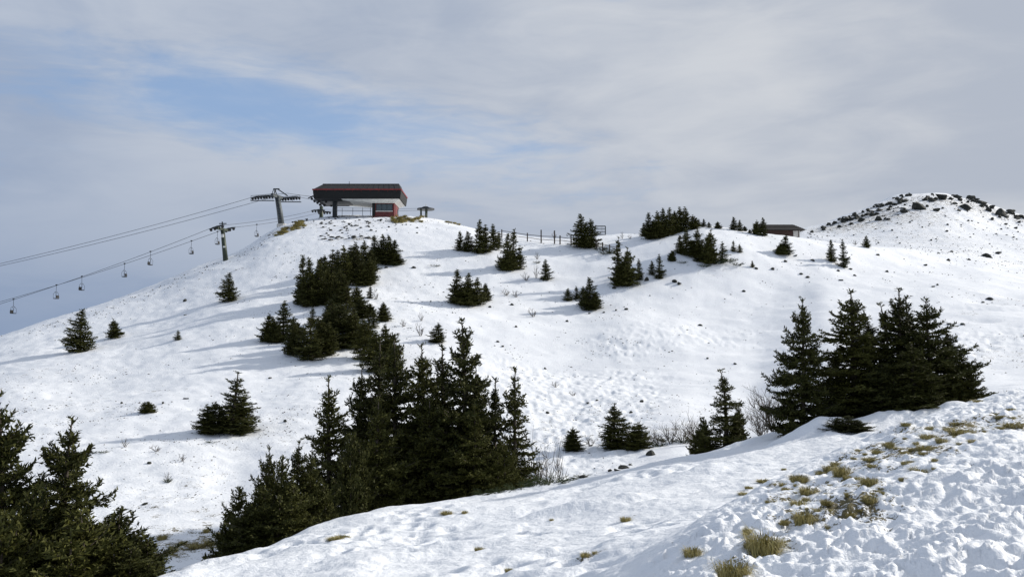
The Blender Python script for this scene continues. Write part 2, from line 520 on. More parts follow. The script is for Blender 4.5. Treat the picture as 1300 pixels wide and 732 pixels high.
def snow_material():
    m, t = new_mat('snow_and_turf')
    pos = t.node('ShaderNodeNewGeometry').outputs['Position']
    bare = t.node('ShaderNodeAttribute', attribute_name='bare').outputs['Fac']
    grassy = t.node('ShaderNodeAttribute', attribute_name='grassy').outputs['Fac']
    n1 = t.noise(pos, 1.1, 6.0, 0.62)
    n2 = t.noise(pos, 4.5, 5.0, 0.65)
    n3 = t.noise(pos, 0.35, 4.0, 0.5)
    n4 = t.noise(pos, 17.0, 4.0, 0.6)
    n5 = t.noise(pos, 52.0, 3.0, 0.6)
    mixn = t.math('ADD', t.math('MULTIPLY', n1, 0.42), t.math('ADD', t.math('MULTIPLY', n2, 0.36), t.math('ADD', t.math('MULTIPLY', n4, 0.36), t.math('MULTIPLY', n5, 0.26))))
    mixn = t.math('SUBTRACT', mixn, 0.20)
    thr = t.math('SUBTRACT', 0.735, t.math('MULTIPLY', bare, 0.285))
    f = t.ramp(t.math('SUBTRACT', mixn, thr), -0.008, 0.02)
    snow = t.mix(n3, (0.80, 0.82, 0.85), (0.87, 0.875, 0.88))
    snow = t.mix(t.ramp(n2, 0.35, 0.8), snow, (0.78, 0.795, 0.82))
    soil = t.mix(t.ramp(n4, 0.35, 0.65), (0.035, 0.030, 0.022), (0.12, 0.105, 0.07))
    turf = t.mix(t.ramp(n4, 0.3, 0.7), (0.075, 0.062, 0.018), (0.19, 0.155, 0.05))
    earth = t.mix(grassy, soil, turf)
    t.link(t.mix(f, snow, earth), t.bsdf.inputs['Base Color'])
    t.bsdf.inputs['Roughness'].default_value = 0.75
    t.bsdf.inputs['Specular IOR Level'].default_value = 0.25
    nb = t.noise(pos, 9.0, 5.0, 0.6)
    b1 = t.node('ShaderNodeBump'); b1.inputs['Strength'].default_value = 0.6; b1.inputs['Distance'].default_value = 0.06
    t.link(t.math('ADD', nb, t.math('MULTIPLY', f, -0.5)), b1.inputs['Height'])
    b2 = t.node('ShaderNodeBump'); b2.inputs['Strength'].default_value = 0.35; b2.inputs['Distance'].default_value = 0.012
    t.link(t.noise(pos, 60.0, 3.0, 0.6), b2.inputs['Height'])
    t.link(b1.outputs[0], b2.inputs['Normal'])
    t.link(b2.outputs[0], t.bsdf.inputs['Normal'])
    return m


def foliage_material(name, dark, lite):
    m, t = new_mat(name)
    geo = t.node('ShaderNodeNewGeometry')
    oi = t.node('ShaderNodeObjectInfo')
    n = t.noise(t.node('ShaderNodeTexCoord').outputs['Object'], 1.7, 3.0, 0.5)
    f = t.math('ADD', t.math('MULTIPLY', geo.outputs['Random Per Island'], 0.45), t.math('MULTIPLY', n, 0.55))
    f = t.math('ADD', f, t.math('MULTIPLY', t.math('SUBTRACT', oi.outputs['Random'], 0.5), 0.35), clamp=True)
    t.link(t.mix(f, dark, lite), t.bsdf.inputs['Base Color'])
    t.bsdf.inputs['Roughness'].default_value = 0.65
    t.bsdf.inputs['Specular IOR Level'].default_value = 0.12
    return m


def rock_material():
    m, t = new_mat('weathered_rock')
    geo = t.node('ShaderNodeNewGeometry')
    oc = t.node('ShaderNodeTexCoord').outputs['Object']
    n = t.noise(oc, 3.5, 6.0, 0.65)
    c = t.mix(t.ramp(n, 0.35, 0.7), (0.010, 0.012, 0.009), (0.042, 0.043, 0.033))
    nz = t.node('ShaderNodeSeparateXYZ'); t.link(geo.outputs['Normal'], nz.inputs[0])
    s = t.ramp(t.math('ADD', nz.outputs[2], t.math('MULTIPLY', t.math('SUBTRACT', t.noise(geo.outputs['Position'], 2.2, 4.0), 0.5), 1.6)), 0.98, 1.12)
    t.link(t.mix(s, c, (0.82, 0.84, 0.87)), t.bsdf.inputs['Base Color'])
    t.bsdf.inputs['Roughness'].default_value = 0.85
    b = t.node('ShaderNodeBump'); b.inputs['Strength'].default_value = 0.6; b.inputs['Distance'].default_value = 0.06
    t.link(n, b.inputs['Height']); t.link(b.outputs[0], t.bsdf.inputs['Normal'])
    return m


def grass_material():
    m, t = new_mat('dry_grass')
    geo = t.node('ShaderNodeNewGeometry')
    c = t.mix(geo.outputs['Random Per Island'], (0.12, 0.105, 0.022), (0.44, 0.36, 0.12))
    t.link(c, t.bsdf.inputs['Base Color'])
    t.bsdf.inputs['Roughness'].default_value = 0.6
    return m


M = {}
M['snow'] = snow_material()
M['needles'] = foliage_material('spruce_needles', (0.010, 0.015, 0.005), (0.088, 0.088, 0.020))
M['juniper'] = foliage_material('juniper_needles', (0.018, 0.030, 0.012), (0.055, 0.075, 0.028))
M['bark'] = plain('bark', (0.060, 0.048, 0.036), 0.9, 0, 0.4, 14)
M['twig'] = plain('bare_twig', (0.085, 0.068, 0.050), 0.85, 0, 0.3, 9)
M['rock'] = rock_material()
M['grass'] = grass_material()
M['roof'] = plain('charcoal_roof', (0.008, 0.009, 0.011), 0.8, 0, 0.3, 1.5)
M['fascia'] = plain('black_green_fascia', (0.006, 0.007, 0.007), 0.85, 0, 0.3, 1.5)
M['red'] = plain('dull_red_paint', (0.17, 0.018, 0.016), 0.5, 0, 0.3, 2)
M['dark_red'] = plain('dark_red_boards', (0.11, 0.016, 0.014), 0.6, 0, 0.3, 2)
M['soffit'] = plain('white_soffit', (0.62, 0.62, 0.58), 0.6, 0, 0.12, 1.2)
M['steel'] = plain('galvanised_steel', (0.075, 0.088, 0.095), 0.6, 0.3, 0.3, 2.5)
M['dark_steel'] = plain('dark_painted_steel', (0.020, 0.025, 0.028), 0.5, 0.3, 0.3, 3)
M['green_steel'] = plain('green_painted_steel', (0.030, 0.042, 0.026), 0.55, 0.2, 0.35, 2.5)
M['rubber'] = plain('black_rubber', (0.015, 0.015, 0.015), 0.7, 0, 0.2, 5)
M['cable'] = plain('steel_cable', (0.055, 0.060, 0.066), 0.5, 0.5, 0.2, 4)
M['wood'] = plain('weathered_wood', (0.085, 0.066, 0.050), 0.85, 0, 0.35, 6)
M['hut_roof'] = plain('brown_shingle', (0.022, 0.018, 0.016), 0.8, 0, 0.3, 4)
M['hut_wall'] = plain('stained_boards', (0.050, 0.024, 0.018), 0.8, 0, 0.3, 4)
M['plaster'] = plain('pale_plaster', (0.50, 0.48, 0.44), 0.8, 0, 0.15, 2)
gm, gt = new_mat('window_glass')
gt.bsdf.inputs['Base Color'].default_value = (0.06, 0.075, 0.08, 1)
gt.bsdf.inputs['Roughness'].default_value = 0.08
gn = gt.noise(gt.node('ShaderNodeTexCoord').outputs['Object'], 0.8, 2.0)
gb_ = gt.node('ShaderNodeBump'); gb_.inputs['Strength'].default_value = 0.03
gt.link(gn, gb_.inputs['Height']); gt.link(gb_.outputs[0], gt.bsdf.inputs['Normal'])
M['glass'] = gm

# ------------------------------------------------------------------ the snow-covered ground
th_v = np.concatenate([np.linspace(-math.pi, -R(40), 40)[:-1], np.linspace(-R(40), -R(33), 40)[:-1], np.linspace(-R(33), R(33), 760),
                       np.linspace(R(33), R(40), 40)[1:], np.linspace(R(40), math.pi, 40)[1:]])
lr_v = np.concatenate([np.linspace(math.log(0.8), math.log(3.5), 40)[:-1], np.linspace(math.log(3.5), math.log(30), 420)[:-1],
                       np.linspace(math.log(30), math.log(310), 430)[:-1], np.linspace(math.log(310), math.log(60000), 40)])
TH, LR = np.meshgrid(th_v, lr_v, indexing='ij')
GX, GY = np.exp(LR) * np.sin(TH), np.exp(LR) * np.cos(TH)
gx, gy = GX.ravel(), GY.ravel()
gz, wa_, wb_, wc_ = land(gx, gy)
nt, nr = TH.shape
idx = np.arange(nt * nr).reshape(nt, nr)
quads = np.stack([idx[:-1, :-1], idx[:-1, 1:], idx[1:, 1:], idx[1:, :-1]], -1).reshape(-1, 4)
quads = quads[:, ::-1]
verts = np.stack([gx, gy, gz], 1)
cidx = len(verts)
verts = np.vstack([verts, [[0, 0, ground(0.0, 0.6)]]])
me = mesh_from('ground', verts, quads, M['snow'], True)

BARE_AND_SHADE = []        # (x, y, rx, ry, strength, grassiness) patches of thin snow; rocky-hill ones also paint its dull shade
def bare_at(px, py, rx, ry, s, g, ymin=30.0, Y=None):
    p = hit(px, py, ymin) if Y is None else at(px, py, Y)
    BARE_AND_SHADE.append((p.x, p.y, rx, ry, s, g))

for (px, py, rx, ry, s, g) in [
    (250, 690, 2.6, 2.2, 0.85, 0.9), (228, 678, 2.0, 2.6, 0.7, 0.5), (280, 640, 2.5, 4.0, 0.55, 0.1), (330, 520, 4, 3, 0.45, 0.1),
    (360, 292, 3.0, 2.6, 1.0, 1.0), (372, 288, 3.0, 2.0, 1.0, 0.9), (515, 279, 3.6, 2.2, 1.05, 1.0), (500, 281, 3.0, 2.5, 0.8, 0.9), (575, 284, 1.8, 1.2, 0.9, 1.0),
    (450, 284, 10, 6, 0.60, 0.2), (410, 284, 6, 5, 0.62, 0.2), (455, 303, 5, 1.6, 0.80, 0.15), (300, 345, 8, 7, 0.45, 0.1), (250, 365, 8, 7, 0.45, 0.1), (180, 385, 10, 8, 0.42, 0.1),
    (690, 540, 5, 7, 0.55, 0.1), (800, 520, 8, 8, 0.50, 0.1), (760, 555, 7, 3, 0.62, 0.1), (850, 545, 5, 3, 0.62, 0.1), (900, 520, 6, 6, 0.50, 0.1), (880, 400, 14, 12, 0.34, 0.1),
    (1080, 330, 12, 10, 0.42, 0.1), (1000, 335, 10, 8, 0.42, 0.1), (900, 340, 6, 4, 0.5, 0.1), (1260, 450, 6, 10, 0.55, 0.1), (1270, 380, 10, 8, 0.5, 0.1), (1150, 300, 40, 30, 0.58, 0.1),
    (1212, 409, 2.2, 1.2, 0.62, 0.1), (1232, 398, 2.2, 1.2, 0.62, 0.1), (1250, 386, 2.4, 1.4, 0.62, 0.1), (1268, 375, 2.6, 1.6, 0.6, 0.1), (1288, 360, 3.0, 2.0, 0.58, 0.1),
    (1220, 320, 25, 20, 0.58, 0.1), (1120, 273, 24, 20, 0.80, 0.1), (1075, 286, 18, 18, 0.82, 0.1), (1195, 254, 36, 14, 0.78, 0.1), (1260, 266, 26, 16, 0.78, 0.1), (1160, 275, 26, 14, 0.66, 0.1), (350, 560, 5, 5, 0.5, 0.1), (240, 610, 5, 5, 0.5, 0.1), (200, 640, 3, 4, 0.55, 0.2), (150, 470, 9, 7, 0.42, 0.1), (60, 470, 10, 8, 0.42, 0.1), (400, 540, 4, 4, 0.5, 0.1),  # rocky-hill patches: rubble, strengthened to grey the hill as cloud shade would
]:
    bare_at(px, py, rx, ry, s, g, 22.0 if py > 600 else 30.0)
for (px, py, rx, ry, s, g) in [
    (1040, 620, 0.65, 0.9, 0.86, 0.6), (1075, 640, 0.5, 0.7, 0.86, 0.3), (1100, 600, 0.6, 0.7, 0.82, 0.6), (1020, 650, 0.45, 0.5, 0.86, 0.5), (968, 688, 0.30, 0.25, 0.75, 0.9),
    (1210, 545, 1.1, 1.0, 0.82, 0.7), (1170, 570, 0.9, 0.9, 0.76, 0.7), (1120, 570, 0.7, 0.6, 0.66, 0.5), (1285, 535, 0.8, 0.8, 0.68, 0.6), (930, 716, 0.25, 0.2, 0.8, 0.9), (1160, 595, 0.5, 0.4, 0.78, 0.8), (985, 612, 0.5, 0.3, 0.75, 0.3), (950, 622, 0.3, 0.2, 0.75, 0.3), (1130, 560, 0.6, 0.4, 0.75, 0.5),
]:
    bare_at(px, py, rx, ry, s, g, 4.0)
for (px, py, rx, ry, s, g) in [(794, 657, 0.35, 0.2, 0.7, 0.5), (743, 705, 0.35, 0.16, 0.75, 0.4), (567, 650, 0.4, 0.25, 0.75, 0.9), (432, 682, 0.5, 0.2, 0.8, 0.9), (640, 690, 1.2, 1.0, 0.46, 0.2), (608, 697, .2, .12, .75, .3)]:
    bare_at(px, py, rx, ry, s, g, 9.5)
bare = np.full(len(verts), 0.0); grassy = np.zeros(len(verts)); X_, Y_ = verts[:, 0], verts[:, 1]
bare[:cidx] = 0.30 * wc_ * sstep(Y_[:cidx], 28, 45) + 0.20 * wa_ + 0.12 * wb_
slope_spot = fbm(X_ / 12, Y_ / 18, 3, 91)
bare[:cidx] += 0.16 * wc_ * np.clip(slope_spot[:cidx] * 2.2, 0, 1)
gw = np.full(len(verts), 1e-4)
for (x, y, rx, ry, s, g) in BARE_AND_SHADE:
    q = np.exp(-(((X_ - x) / rx) ** 2 + ((Y_ - y) / ry) ** 2))
    bare = np.maximum(bare, s * q ** 0.7)
    grassy += q * g; gw += q
grassy = np.clip(grassy / gw, 0, 1) * np.clip(gw, 0, 1)
for nm, arr in (('bare', bare), ('grassy', grassy)):
    at_ = me.attributes.new(nm, 'FLOAT', 'POINT')
    at_.data.foreach_set('value', arr.astype(np.float32))
g_obj = link('ground', me)
tag(g_obj, kind='structure')
tri_fan = [(cidx, int(idx[i, 0]), int(idx[i + 1, 0])) for i in range(nt - 1)]
tag(link('ground_underfoot', mesh_from('ground_underfoot', np.vstack([verts[idx[:, 0]], verts[cidx:]]),
    [(nt, i, i + 1) for i in range(nt - 1)], M['snow'], True)), kind='structure')

# ------------------------------------------------------------------ spruces
def needle_tris(P, D, L, unit, rng, fat=1.0):
    """tufts of needles along twigs: P, D, L arrays"""
    n = np.maximum(2, np.ceil(L / (unit * 0.62)).astype(int))
    tot = int(n.sum())
    rep = np.repeat(np.arange(len(P)), n)
    first = np.repeat(np.cumsum(n) - n, n)
    k = np.arange(tot) - first
    s = (k + rng.uniform(0.2, 1.0, tot)) / n[rep]
    p = P[rep] + D[rep] * (L[rep] * s)[:, None]
    d = D[rep]
    rv = rng.normal(size=(tot, 3))
    u = np.cross(d, rv); u /= np.linalg.norm(u, axis=1)[:, None] + 1e-9
    ln = unit * rng.uniform(0.8, 1.3, tot)[:, None]
    tip = p + d * ln * 0.70 + u * ln * 0.74
    tip[:, 2] += unit * 0.10
    side = np.cross(d, u)
    bw = unit * 0.44 * fat
    a = p - d * bw * 0.8 + side * bw * 0.5
    b = p + d * bw * 0.8 - side * bw * 0.5
    v = np.stack([a, b, tip], 1).reshape(-1, 3)
    f = np.arange(len(v)).reshape(-1, 3)
    return v, f


def gen_spruce(seed, H, Rb, unit, power=0.85, ragged=0.3, dens=1.0, leader=0.06, skirt=0.0, stems=1, up=0.0, gaps=0.0):
    rng = np.random.default_rng(seed)
    TP, TD, TL = [], [], []
    wood = MB()
    def twig(p, d, l):
        TP.append(p); TD.append(d); TL.append(l)
    stem_list = [(0.0, 0.0, H, Rb)]
    for s in range(1, stems):
        a = rng.uniform(0, 6.28)
        stem_list.append((math.cos(a) * Rb * 0.45, math.sin(a) * Rb * 0.45, H * rng.uniform(0.72, 0.95), Rb * rng.uniform(0.6, 0.85)))
    for (sx, sy, h, rb) in stem_list:
        bend = rng.normal(0, 0.018, 2) * h
        def axis(z):
            t = z / h
            return np.array([sx + bend[0] * t * (1 - t) * 3, sy + bend[1] * t * (1 - t) * 3, z])
        wood.tube([axis(h * t) - np.array([0, 0, 0.15 if t == 0 else 0]) for t in (0, .15, .4, .7, .9, 1.0)],
                  [h * 0.018 * (1 - t) ** 0.8 + h * 0.0018 for t in (0, .15, .4, .7, .9, 1.0)], 6)
        dz = unit * 1.75 / dens
        z = max(0.02 * h, unit * 0.6)
        ph = rng.uniform(0, 6.28)
        lop = rng.uniform(0, 6.28)
        while z < h * (1 - leader * 0.75):
            t = z / h
            rad = rb * (1 - t) ** power
            if t < 0.24:
                rad *= 0.62 + 0.38 * (t / 0.24) ** 0.8 + skirt
            nb = int(round((6.5 if t < 0.85 else 5) * rng.uniform(0.8, 1.2) * (1 if rad > unit * 2.2 else 0.8)))
            clump = 1.0 + ragged * 0.8 * math.sin(t * 17 + ph * 3) * (0.3 + t)
            for b in range(nb):
                if rng.uniform() < gaps * (0.4 + t):
                    continue
                az = ph + 6.283 * b / nb + rng.normal(0, 0.22)
                L = rad * clump * min(1.22, max(0.45, 1 + rng.normal(0, ragged) * 0.8)) * (1 + 0.14 * math.cos(az - lop)) + unit * (0.8 if t < 0.8 else 0.3)
                L = max(L, unit * 0.7)
                el = R(-3 + 50 * t ** 2.0 + up) + rng.normal(0, 0.13)
                d0 = np.array([math.cos(az) * math.cos(el), math.sin(az) * math.cos(el), math.sin(el)])
                base = axis(z + rng.uniform(-0.4, 0.4) * dz)
                nseg = max(2, int(L / (unit * 1.1)))
                hor = np.array([-math.sin(az), math.cos(az), 0.0])
                prev = base; pts = [base]
                for k in range(nseg):
                    s = (k + 1) / nseg
                    dd = d0 + np.array([0, 0, -0.24 * math.sin(math.pi * min(1, s * 1.1)) + 0.62 * s * s * s])
                    dd = dd + hor * rng.normal(0, 0.10)
                    dd /= np.linalg.norm(dd)
                    nxt = prev + dd * (L / nseg)
                    if s > 0.12:
                        twig(prev, dd, L / nseg)
                    pts.append(nxt)
                    # side shoots, longest near the middle of the bough
                    if s > 0.16:
                        for sgn in (-1, 1):
                            l2 = (0.50 * L * (1 - s) + unit * 1.3) * rng.uniform(0.55, 1.1)
                            l2 = min(l2, 9 * unit)
                            d2 = dd * 0.72 + hor * sgn * 0.72 + np.array([0, 0, rng.normal(-0.02, 0.16)])
                            d2 /= np.linalg.norm(d2)
                            twig(prev, d2, l2)
                            if l2 > unit * 3.2:
                                m = int(l2 / (unit * 1.9))
                                for q in range(1, m + 1):
                                    pp = prev + d2 * l2 * q / (m + 0.6)
                                    for sg2 in (-1, 1):
                                        d3 = d2 * 0.7 + (dd * 0.6 if sg2 > 0 else hor * sgn * 0.6 - dd * 0.2) + np.array([0, 0, rng.normal(0.02, 0.28)])
                                        d3 /= np.linalg.norm(d3)
                                        twig(pp, d3, unit * rng.uniform(1.1, 2.1))
                        if rng.uniform() < 0.5:
                            d4 = dd * 0.5 + np.array([rng.normal(0, .3), rng.normal(0, .3), rng.choice([-0.7, 0.6])])
                            d4 /= np.linalg.norm(d4)
                            twig(prev, d4, unit * rng.uniform(1.2, 2.4))
                    prev = nxt
                if L > unit * 3:
                    wood.tube([pts[0], pts[len(pts) // 2], pts[-1]], [0.008 * h * (0.35 + 0.4 * (1 - t)), 0.005 * h * (0.35 + 0.4 * (1 - t)), 0.001 * h], 3, False)
            ph += 2.4
            z += dz * rng.uniform(0.75, 1.25) * (1.0 if t < 0.75 else 0.85)
        # the leader and its crown of short shoots
        top = axis(h)
        for k in range(5):
            twig(axis(h * (1 - leader * 0.25 * k)) - np.array([0, 0, unit * 0.8]), np.array([0, 0, 1.0]), unit * 1.0)
        for k in range(7):
            a = k * 2.4
            d = np.array([math.cos(a) * 0.75, math.sin(a) * 0.75, 0.65])
            twig(top - np.array([0, 0, unit * (0.6 + 0.5 * (k % 3))]), d / np.linalg.norm(d), unit * rng.uniform(0.9, 1.7))
    P, D, L = np.array(TP), np.array(TD), np.array(TL)
    low = P[:, 2] + np.minimum(D[:, 2], 0) * L > -0.02 * H
    P, D, L = P[low], D[low], L[low]
    v, f = needle_tris(P, D, L, unit, rng)
    return v, f, wood


SPRUCE = {}
def proto(kind, seed, H, Rb, unit, **kw):
    v, f, wood = gen_spruce(seed, H, Rb, unit, **kw)
    crown = mesh_from('crown_' + kind, v, f, M['needles'])
    trunk = mesh_from('trunk_' + kind, wood.v, wood.f, M['bark'], True)
    r = np.percentile(np.hypot(v[:, 0], v[:, 1]), 93)
    SPRUCE.setdefault(kind, []).append((crown, trunk, float(v[:, 2].max()), float(r) * 2))


# near trees (fine shoots), trees in the middle distance, far trees (coarser shoots)
proto('near_tall', 1, 6.0, 1.35, 0.094, power=0.80, ragged=0.40, dens=1.0, gaps=0.10, leader=0.10)
proto('near_tall_b', 2, 6.0, 1.25, 0.094, power=0.92, ragged=0.48, dens=0.95, gaps=0.16, leader=0.10)
proto('near_slim', 3, 4.2, 0.85, 0.080, power=0.95, ragged=0.50, dens=0.82, gaps=0.22, leader=0.10)
proto('near_wide', 4, 4.6, 1.45, 0.092, power=0.86, ragged=0.40, dens=0.92, gaps=0.10, leader=0.10)
proto('near_bushy', 5, 2.8, 1.05, 0.076, power=0.72, ragged=0.45, dens=0.85, stems=4, up=10, gaps=0.14, leader=0.12)
proto('close_wide', 6, 5.0, 1.60, 0.078, power=0.86, ragged=0.42, dens=0.92, gaps=0.10, leader=0.10)
for k in range(2):
    proto('mid_a', 7 + 20 * k, 3.6, 0.85, 0.088, power=0.85, ragged=0.45, gaps=0.12, leader=0.10)
    proto('mid_b', 8 + 20 * k, 3.6, 1.10, 0.092, power=0.75, ragged=0.45, stems=2, gaps=0.12, leader=0.10)
    proto('mid_slim', 9 + 20 * k, 3.6, 0.70, 0.084, power=0.9, ragged=0.55, dens=0.8, gaps=0.28, leader=0.12)
for k in range(3):
    proto('far_a', 10 + 20 * k, 4.5, 1.05, 0.135, power=0.88, ragged=0.45, gaps=0.12, leader=0.10)
    proto('far_b', 11 + 20 * k, 4.5, 1.30, 0.135, power=0.80, ragged=0.50, stems=2 + k % 2, gaps=0.12, leader=0.12)
    proto('far_slim', 12 + 20 * k, 4.5, 0.75, 0.125, power=0.92, ragged=0.55, gaps=0.22, leader=0.12)
proto('far_bush', 13, 2.4, 1.15, 0.11, power=0.62, ragged=0.5, stems=4, up=10, gaps=0.15, leader=0.12)
proto('near_slim', 23, 4.2, 0.85, 0.080, power=0.90, ragged=0.48, dens=0.85, gaps=0.18, leader=0.10)
proto('near_tall', 21, 6.0, 1.30, 0.094, power=0.84, ragged=0.44, dens=0.95, gaps=0.12, leader=0.08)

rnd = random.Random(5)
def spruce(px, py, hpx, wpx, kind, label, group=None, Y=None, ymin=30.0, lean=0.0, name='spruce_tree', cat='tree', rot=None):
    if Y is None:
        p = hit(px, py, ymin)
    else:
        q = at(px, py, Y); p = Vector((q.x, q.y, ground(q.x, q.y)))
    scale = p.y / FPX
    if Y is not None:                                   # base out of sight: the height is given by where the top is seen
        hm = at(px, py - hpx, Y).z - p.z
    else:
        hm = hpx * scale
    crown, trunk, h0, w0 = rnd.choice(SPRUCE[kind])
    e = empty(name, p - Vector((0, 0, 0.04)))
    sz = hm / h0
    sw = (0.92 if kind.startswith('far') else 1.05) * (wpx * scale) / w0
    e.scale = (sw * rnd.uniform(0.95, 1.05), sw * rnd.uniform(0.95, 1.05), sz)
    e.rotation_euler = (rnd.gauss(0, 0.015), lean + rnd.gauss(0, 0.015), rnd.uniform(0, 6.28) if rot is None else rot)
    link('trunk', trunk, e); link('crown', crown, e)
    tag(e, label, cat, group)
    return e


# --- big clump in the gully
G = 'spruces of the big clump in the gully'
L1 = 'tall dark spruce in the big dense clump rising from the gully'
spruce(420, 640, 168, 74, 'near_tall_b', 'loose-topped spruce at the end of the gully clump above the low bushy clump', G, Y=26.5)
spruce(457, 640, 184, 64, 'near_tall', 'slim spruce next to the loose-topped one in the gully clump', G, Y=28.0)
for (px, top, w, kind, Y) in [(500, 420, 88, 'near_tall', 28.5), (483, 424, 72, 'near_tall_b', 30.0), (534, 430, 84, 'near_tall', 28.0), (560, 433, 78, 'near_tall_b', 29.0), (608, 455, 64, 'near_tall', 29.0), (478, 500, 84, 'near_wide', 26.0), (548, 500, 90, 'near_wide', 27.0)]:
    spruce(px, 640, 640 - top, w, kind, L1, G, Y=Y)
spruce(585, 640, 240, 88, 'near_tall', 'tallest spruce with a clear pointed tip in the gully clump', G, Y=27.5)
spruce(627, 628, 628 - 475, 56, 'near_slim', 'slim ragged spruce between the gully clump and its loose outermost tree', G, Y=28.0)
spruce(653, 622, 622 - 462, 58, 'near_slim', 'slender see-through spruce standing at the bare-shrub edge of the gully clump', G, Y=28.0)
spruce(600, 630, 120, 76, 'near_wide', L1, G, Y=26.5)
spruce(640, 625, 70, 52, 'near_bushy', 'low bushy spruce filling the foot of the gully clump', G, Y=26.5)
spruce(446, 640, 95, 56, 'near_bushy', 'low bushy spruce filling the foot of the gully clump', G, Y=24.5)
# --- bushy clump by the snow edge
G = 'bushy spruces at the foot of the shelf'
L2 = 'bushy olive-green young spruce in the low clump below the gully trees'
for (px, top, w, kind, Y) in [(304, 612, 62, 'near_bushy', 20.0), (338, 560, 58, 'near_wide', 20.5), (357, 574, 60, 'near_bushy', 20.0), (377, 553, 58, 'near_wide', 20.8), (398, 576, 58, 'near_bushy', 21.0), (332, 612, 84, 'near_bushy', 19.3), (372, 612, 80, 'near_bushy', 19.8)]:
    spruce(px, 690, 690 - top, w, kind, L2, G, Y=Y)
# --- trees cut by the frame at the foot of the slope
spruce(88, 800, 800 - 521, 150, 'close_wide', 'large spruce with a forked tip in the lowest dark thicket', 'spruces of the lowest thicket', Y=15.5)
spruce(-16, 800, 800 - 490, 170, 'close_wide', 'tallest spruce of the lowest dark thicket', 'spruces of the lowest thicket', Y=14.8)
L3 = 'broad low spruce filling the front of the lowest dark thicket'
for (px, top, w, Y) in [(40, 605, 150, 14.6), (146, 640, 120, 15.0), (100, 640, 150, 14.2), (5, 640, 150, 13.6), (165, 690, 90, 14.4)]:
    spruce(px, 800, 800 - top, w, 'near_bushy', L3, 'spruces of the lowest thicket', Y=Y)
# --- clump on the shelf
G = 'spruces of the clump on the shelf'
spruce(1018, 536, 536 - 373, 68, 'near_wide', 'conical spruce beside the bare shrub, outermost of the shelf clump', G, Y=24.0)
spruce(1086, 528, 528 - 363, 80, 'near_tall', 'broad dark spruce rising behind the snow drift in the shelf clump', G, Y=24.6)
L4 = 'narrow dark spruce crowded in the middle of the shelf clump'
spruce(1121, 524, 524 - 380, 60, 'near_slim', L4, G, Y=24.8)
spruce(1144, 524, 524 - 362, 78, 'near_tall_b', L4, G, Y=24.8)
spruce(1156, 524, 524 - 372, 66, 'near_slim', L4, G, Y=25.3)
spruce(1187, 528, 528 - 373, 86, 'near_wide', 'wide sunlit spruce nearest the grassy bank in the shelf clump', G, Y=24.4)
spruce(1062, 530, 84, 56, 'near_wide', L4, G, Y=25.4)
spruce(1160, 530, 100, 80, 'near_wide', L4, G, Y=23.6)
spruce(1220, 522, 66, 50, 'near_bushy', 'low bushy spruce where the shelf clump meets the grassy bank', G, Y=24.2)
spruce(1122, 528, 70, 70, 'near_bushy', L4, G, Y=23.8)
spruce(1077, 549, 24, 44, 'near_bushy', 'tiny drooping spruce sapling poking out of the snow drift', None, Y=21.7)
spruce(1206, 524, 112, 74, 'near_wide', 'sunlit spruce with outstretched boughs on the bank side of the shelf clump', G, Y=24.8)
spruce(1104, 526, 128, 66, 'near_tall_b', L4, G, Y=25.2)
# --- trees behind the shelf
spruce(917, 562, 97, 60, 'near_slim', 'pointed spruce standing alone beside the large bare shrub', None, Y=28.0)
spruce(936, 560, 48, 34, 'near_bushy', 'short spruce tucked against the lone pointed spruce', None, Y=28.2)
spruce(893, 566, 40, 40, 'near_bushy', 'low spruce spreading at the foot of the lone pointed spruce', None, Y=28.0)
spruce(780, 567, 57, 40, 'mid_a', 'small spruce with drooping boughs behind the snow shelf', None, ymin=34)
spruce(812, 569, 35, 34, 'mid_b', 'small rounded spruce beside the drooping one behind the snow shelf', None, ymin=34)
spruce(728, 570, 29, 26, 'mid_b', 'knee-high spruce at the end of the snow shelf near the gully clump', None, ymin=34)
# --- left flank
spruce(102, 446, 56, 38, 'far_a', 'lone conical spruce with a long shadow on the lower flank', None)
spruce(143, 429, 26, 21, 'far_b', 'short round spruce beside the lone conical one', None)
spruce(226, 431, 13, 11, 'far_slim', 'tiny spruce seedling alone on open snow', None)
spruce(291, 382, 38, 27, 'far_a', 'small spruce below the green lift tower', None)
spruce(292, 549, 80, 50, 'mid_slim', 'ragged windblown spruce alone on the shadowed slope', None, lean=-0.12)
spruce(272, 548, 40, 34, 'mid_b', 'low companion spruce pressed against the ragged windblown one', 'companions of the windblown spruce')
spruce(308, 546, 44, 34, 'mid_b', 'low companion spruce pressed against the ragged windblown one', 'companions of the windblown spruce')
spruce(188, 523, 15, 20, 'far_bush', 'dwarf spruce bush half buried in snow', None, name='spruce_bush', cat='bush')
# --- belt of trees climbing to the station
GB = 'spruces of the belt climbing to the lift station'
LA = 'dark spruce in the tight block at the upper edge of the belt below the station'
for (px, py, h, w, k) in [(383, 384, 63, 24, 'far_slim'), (393, 388, 64, 30, 'far_a'), (404, 387, 60, 28, 'far_a'), (413, 382, 52, 28, 'far_b'), (398, 386, 40, 40, 'far_b'), (384, 386, 36, 26, 'far_b')]:
    spruce(px, py, h, w, k, LA, GB)
LB = 'spruce in the middle of the belt climbing towards the station'
for (px, py, h, w, k) in [(421, 366, 51, 26, 'far_slim'), (437, 362, 52, 30, 'far_a'), (452, 357, 52, 34, 'far_b'), (470, 360, 36, 26, 'far_b'), (433, 384, 42, 30, 'far_b'), (445, 350, 40, 30, 'far_a'), (458, 362, 30, 30, 'far_b'), (424, 378, 36, 30, 'far_b')]:
    spruce(px, py, h, w, k, LB, GB)
LC = 'spruce in the topmost block of the belt, just under the station mound'
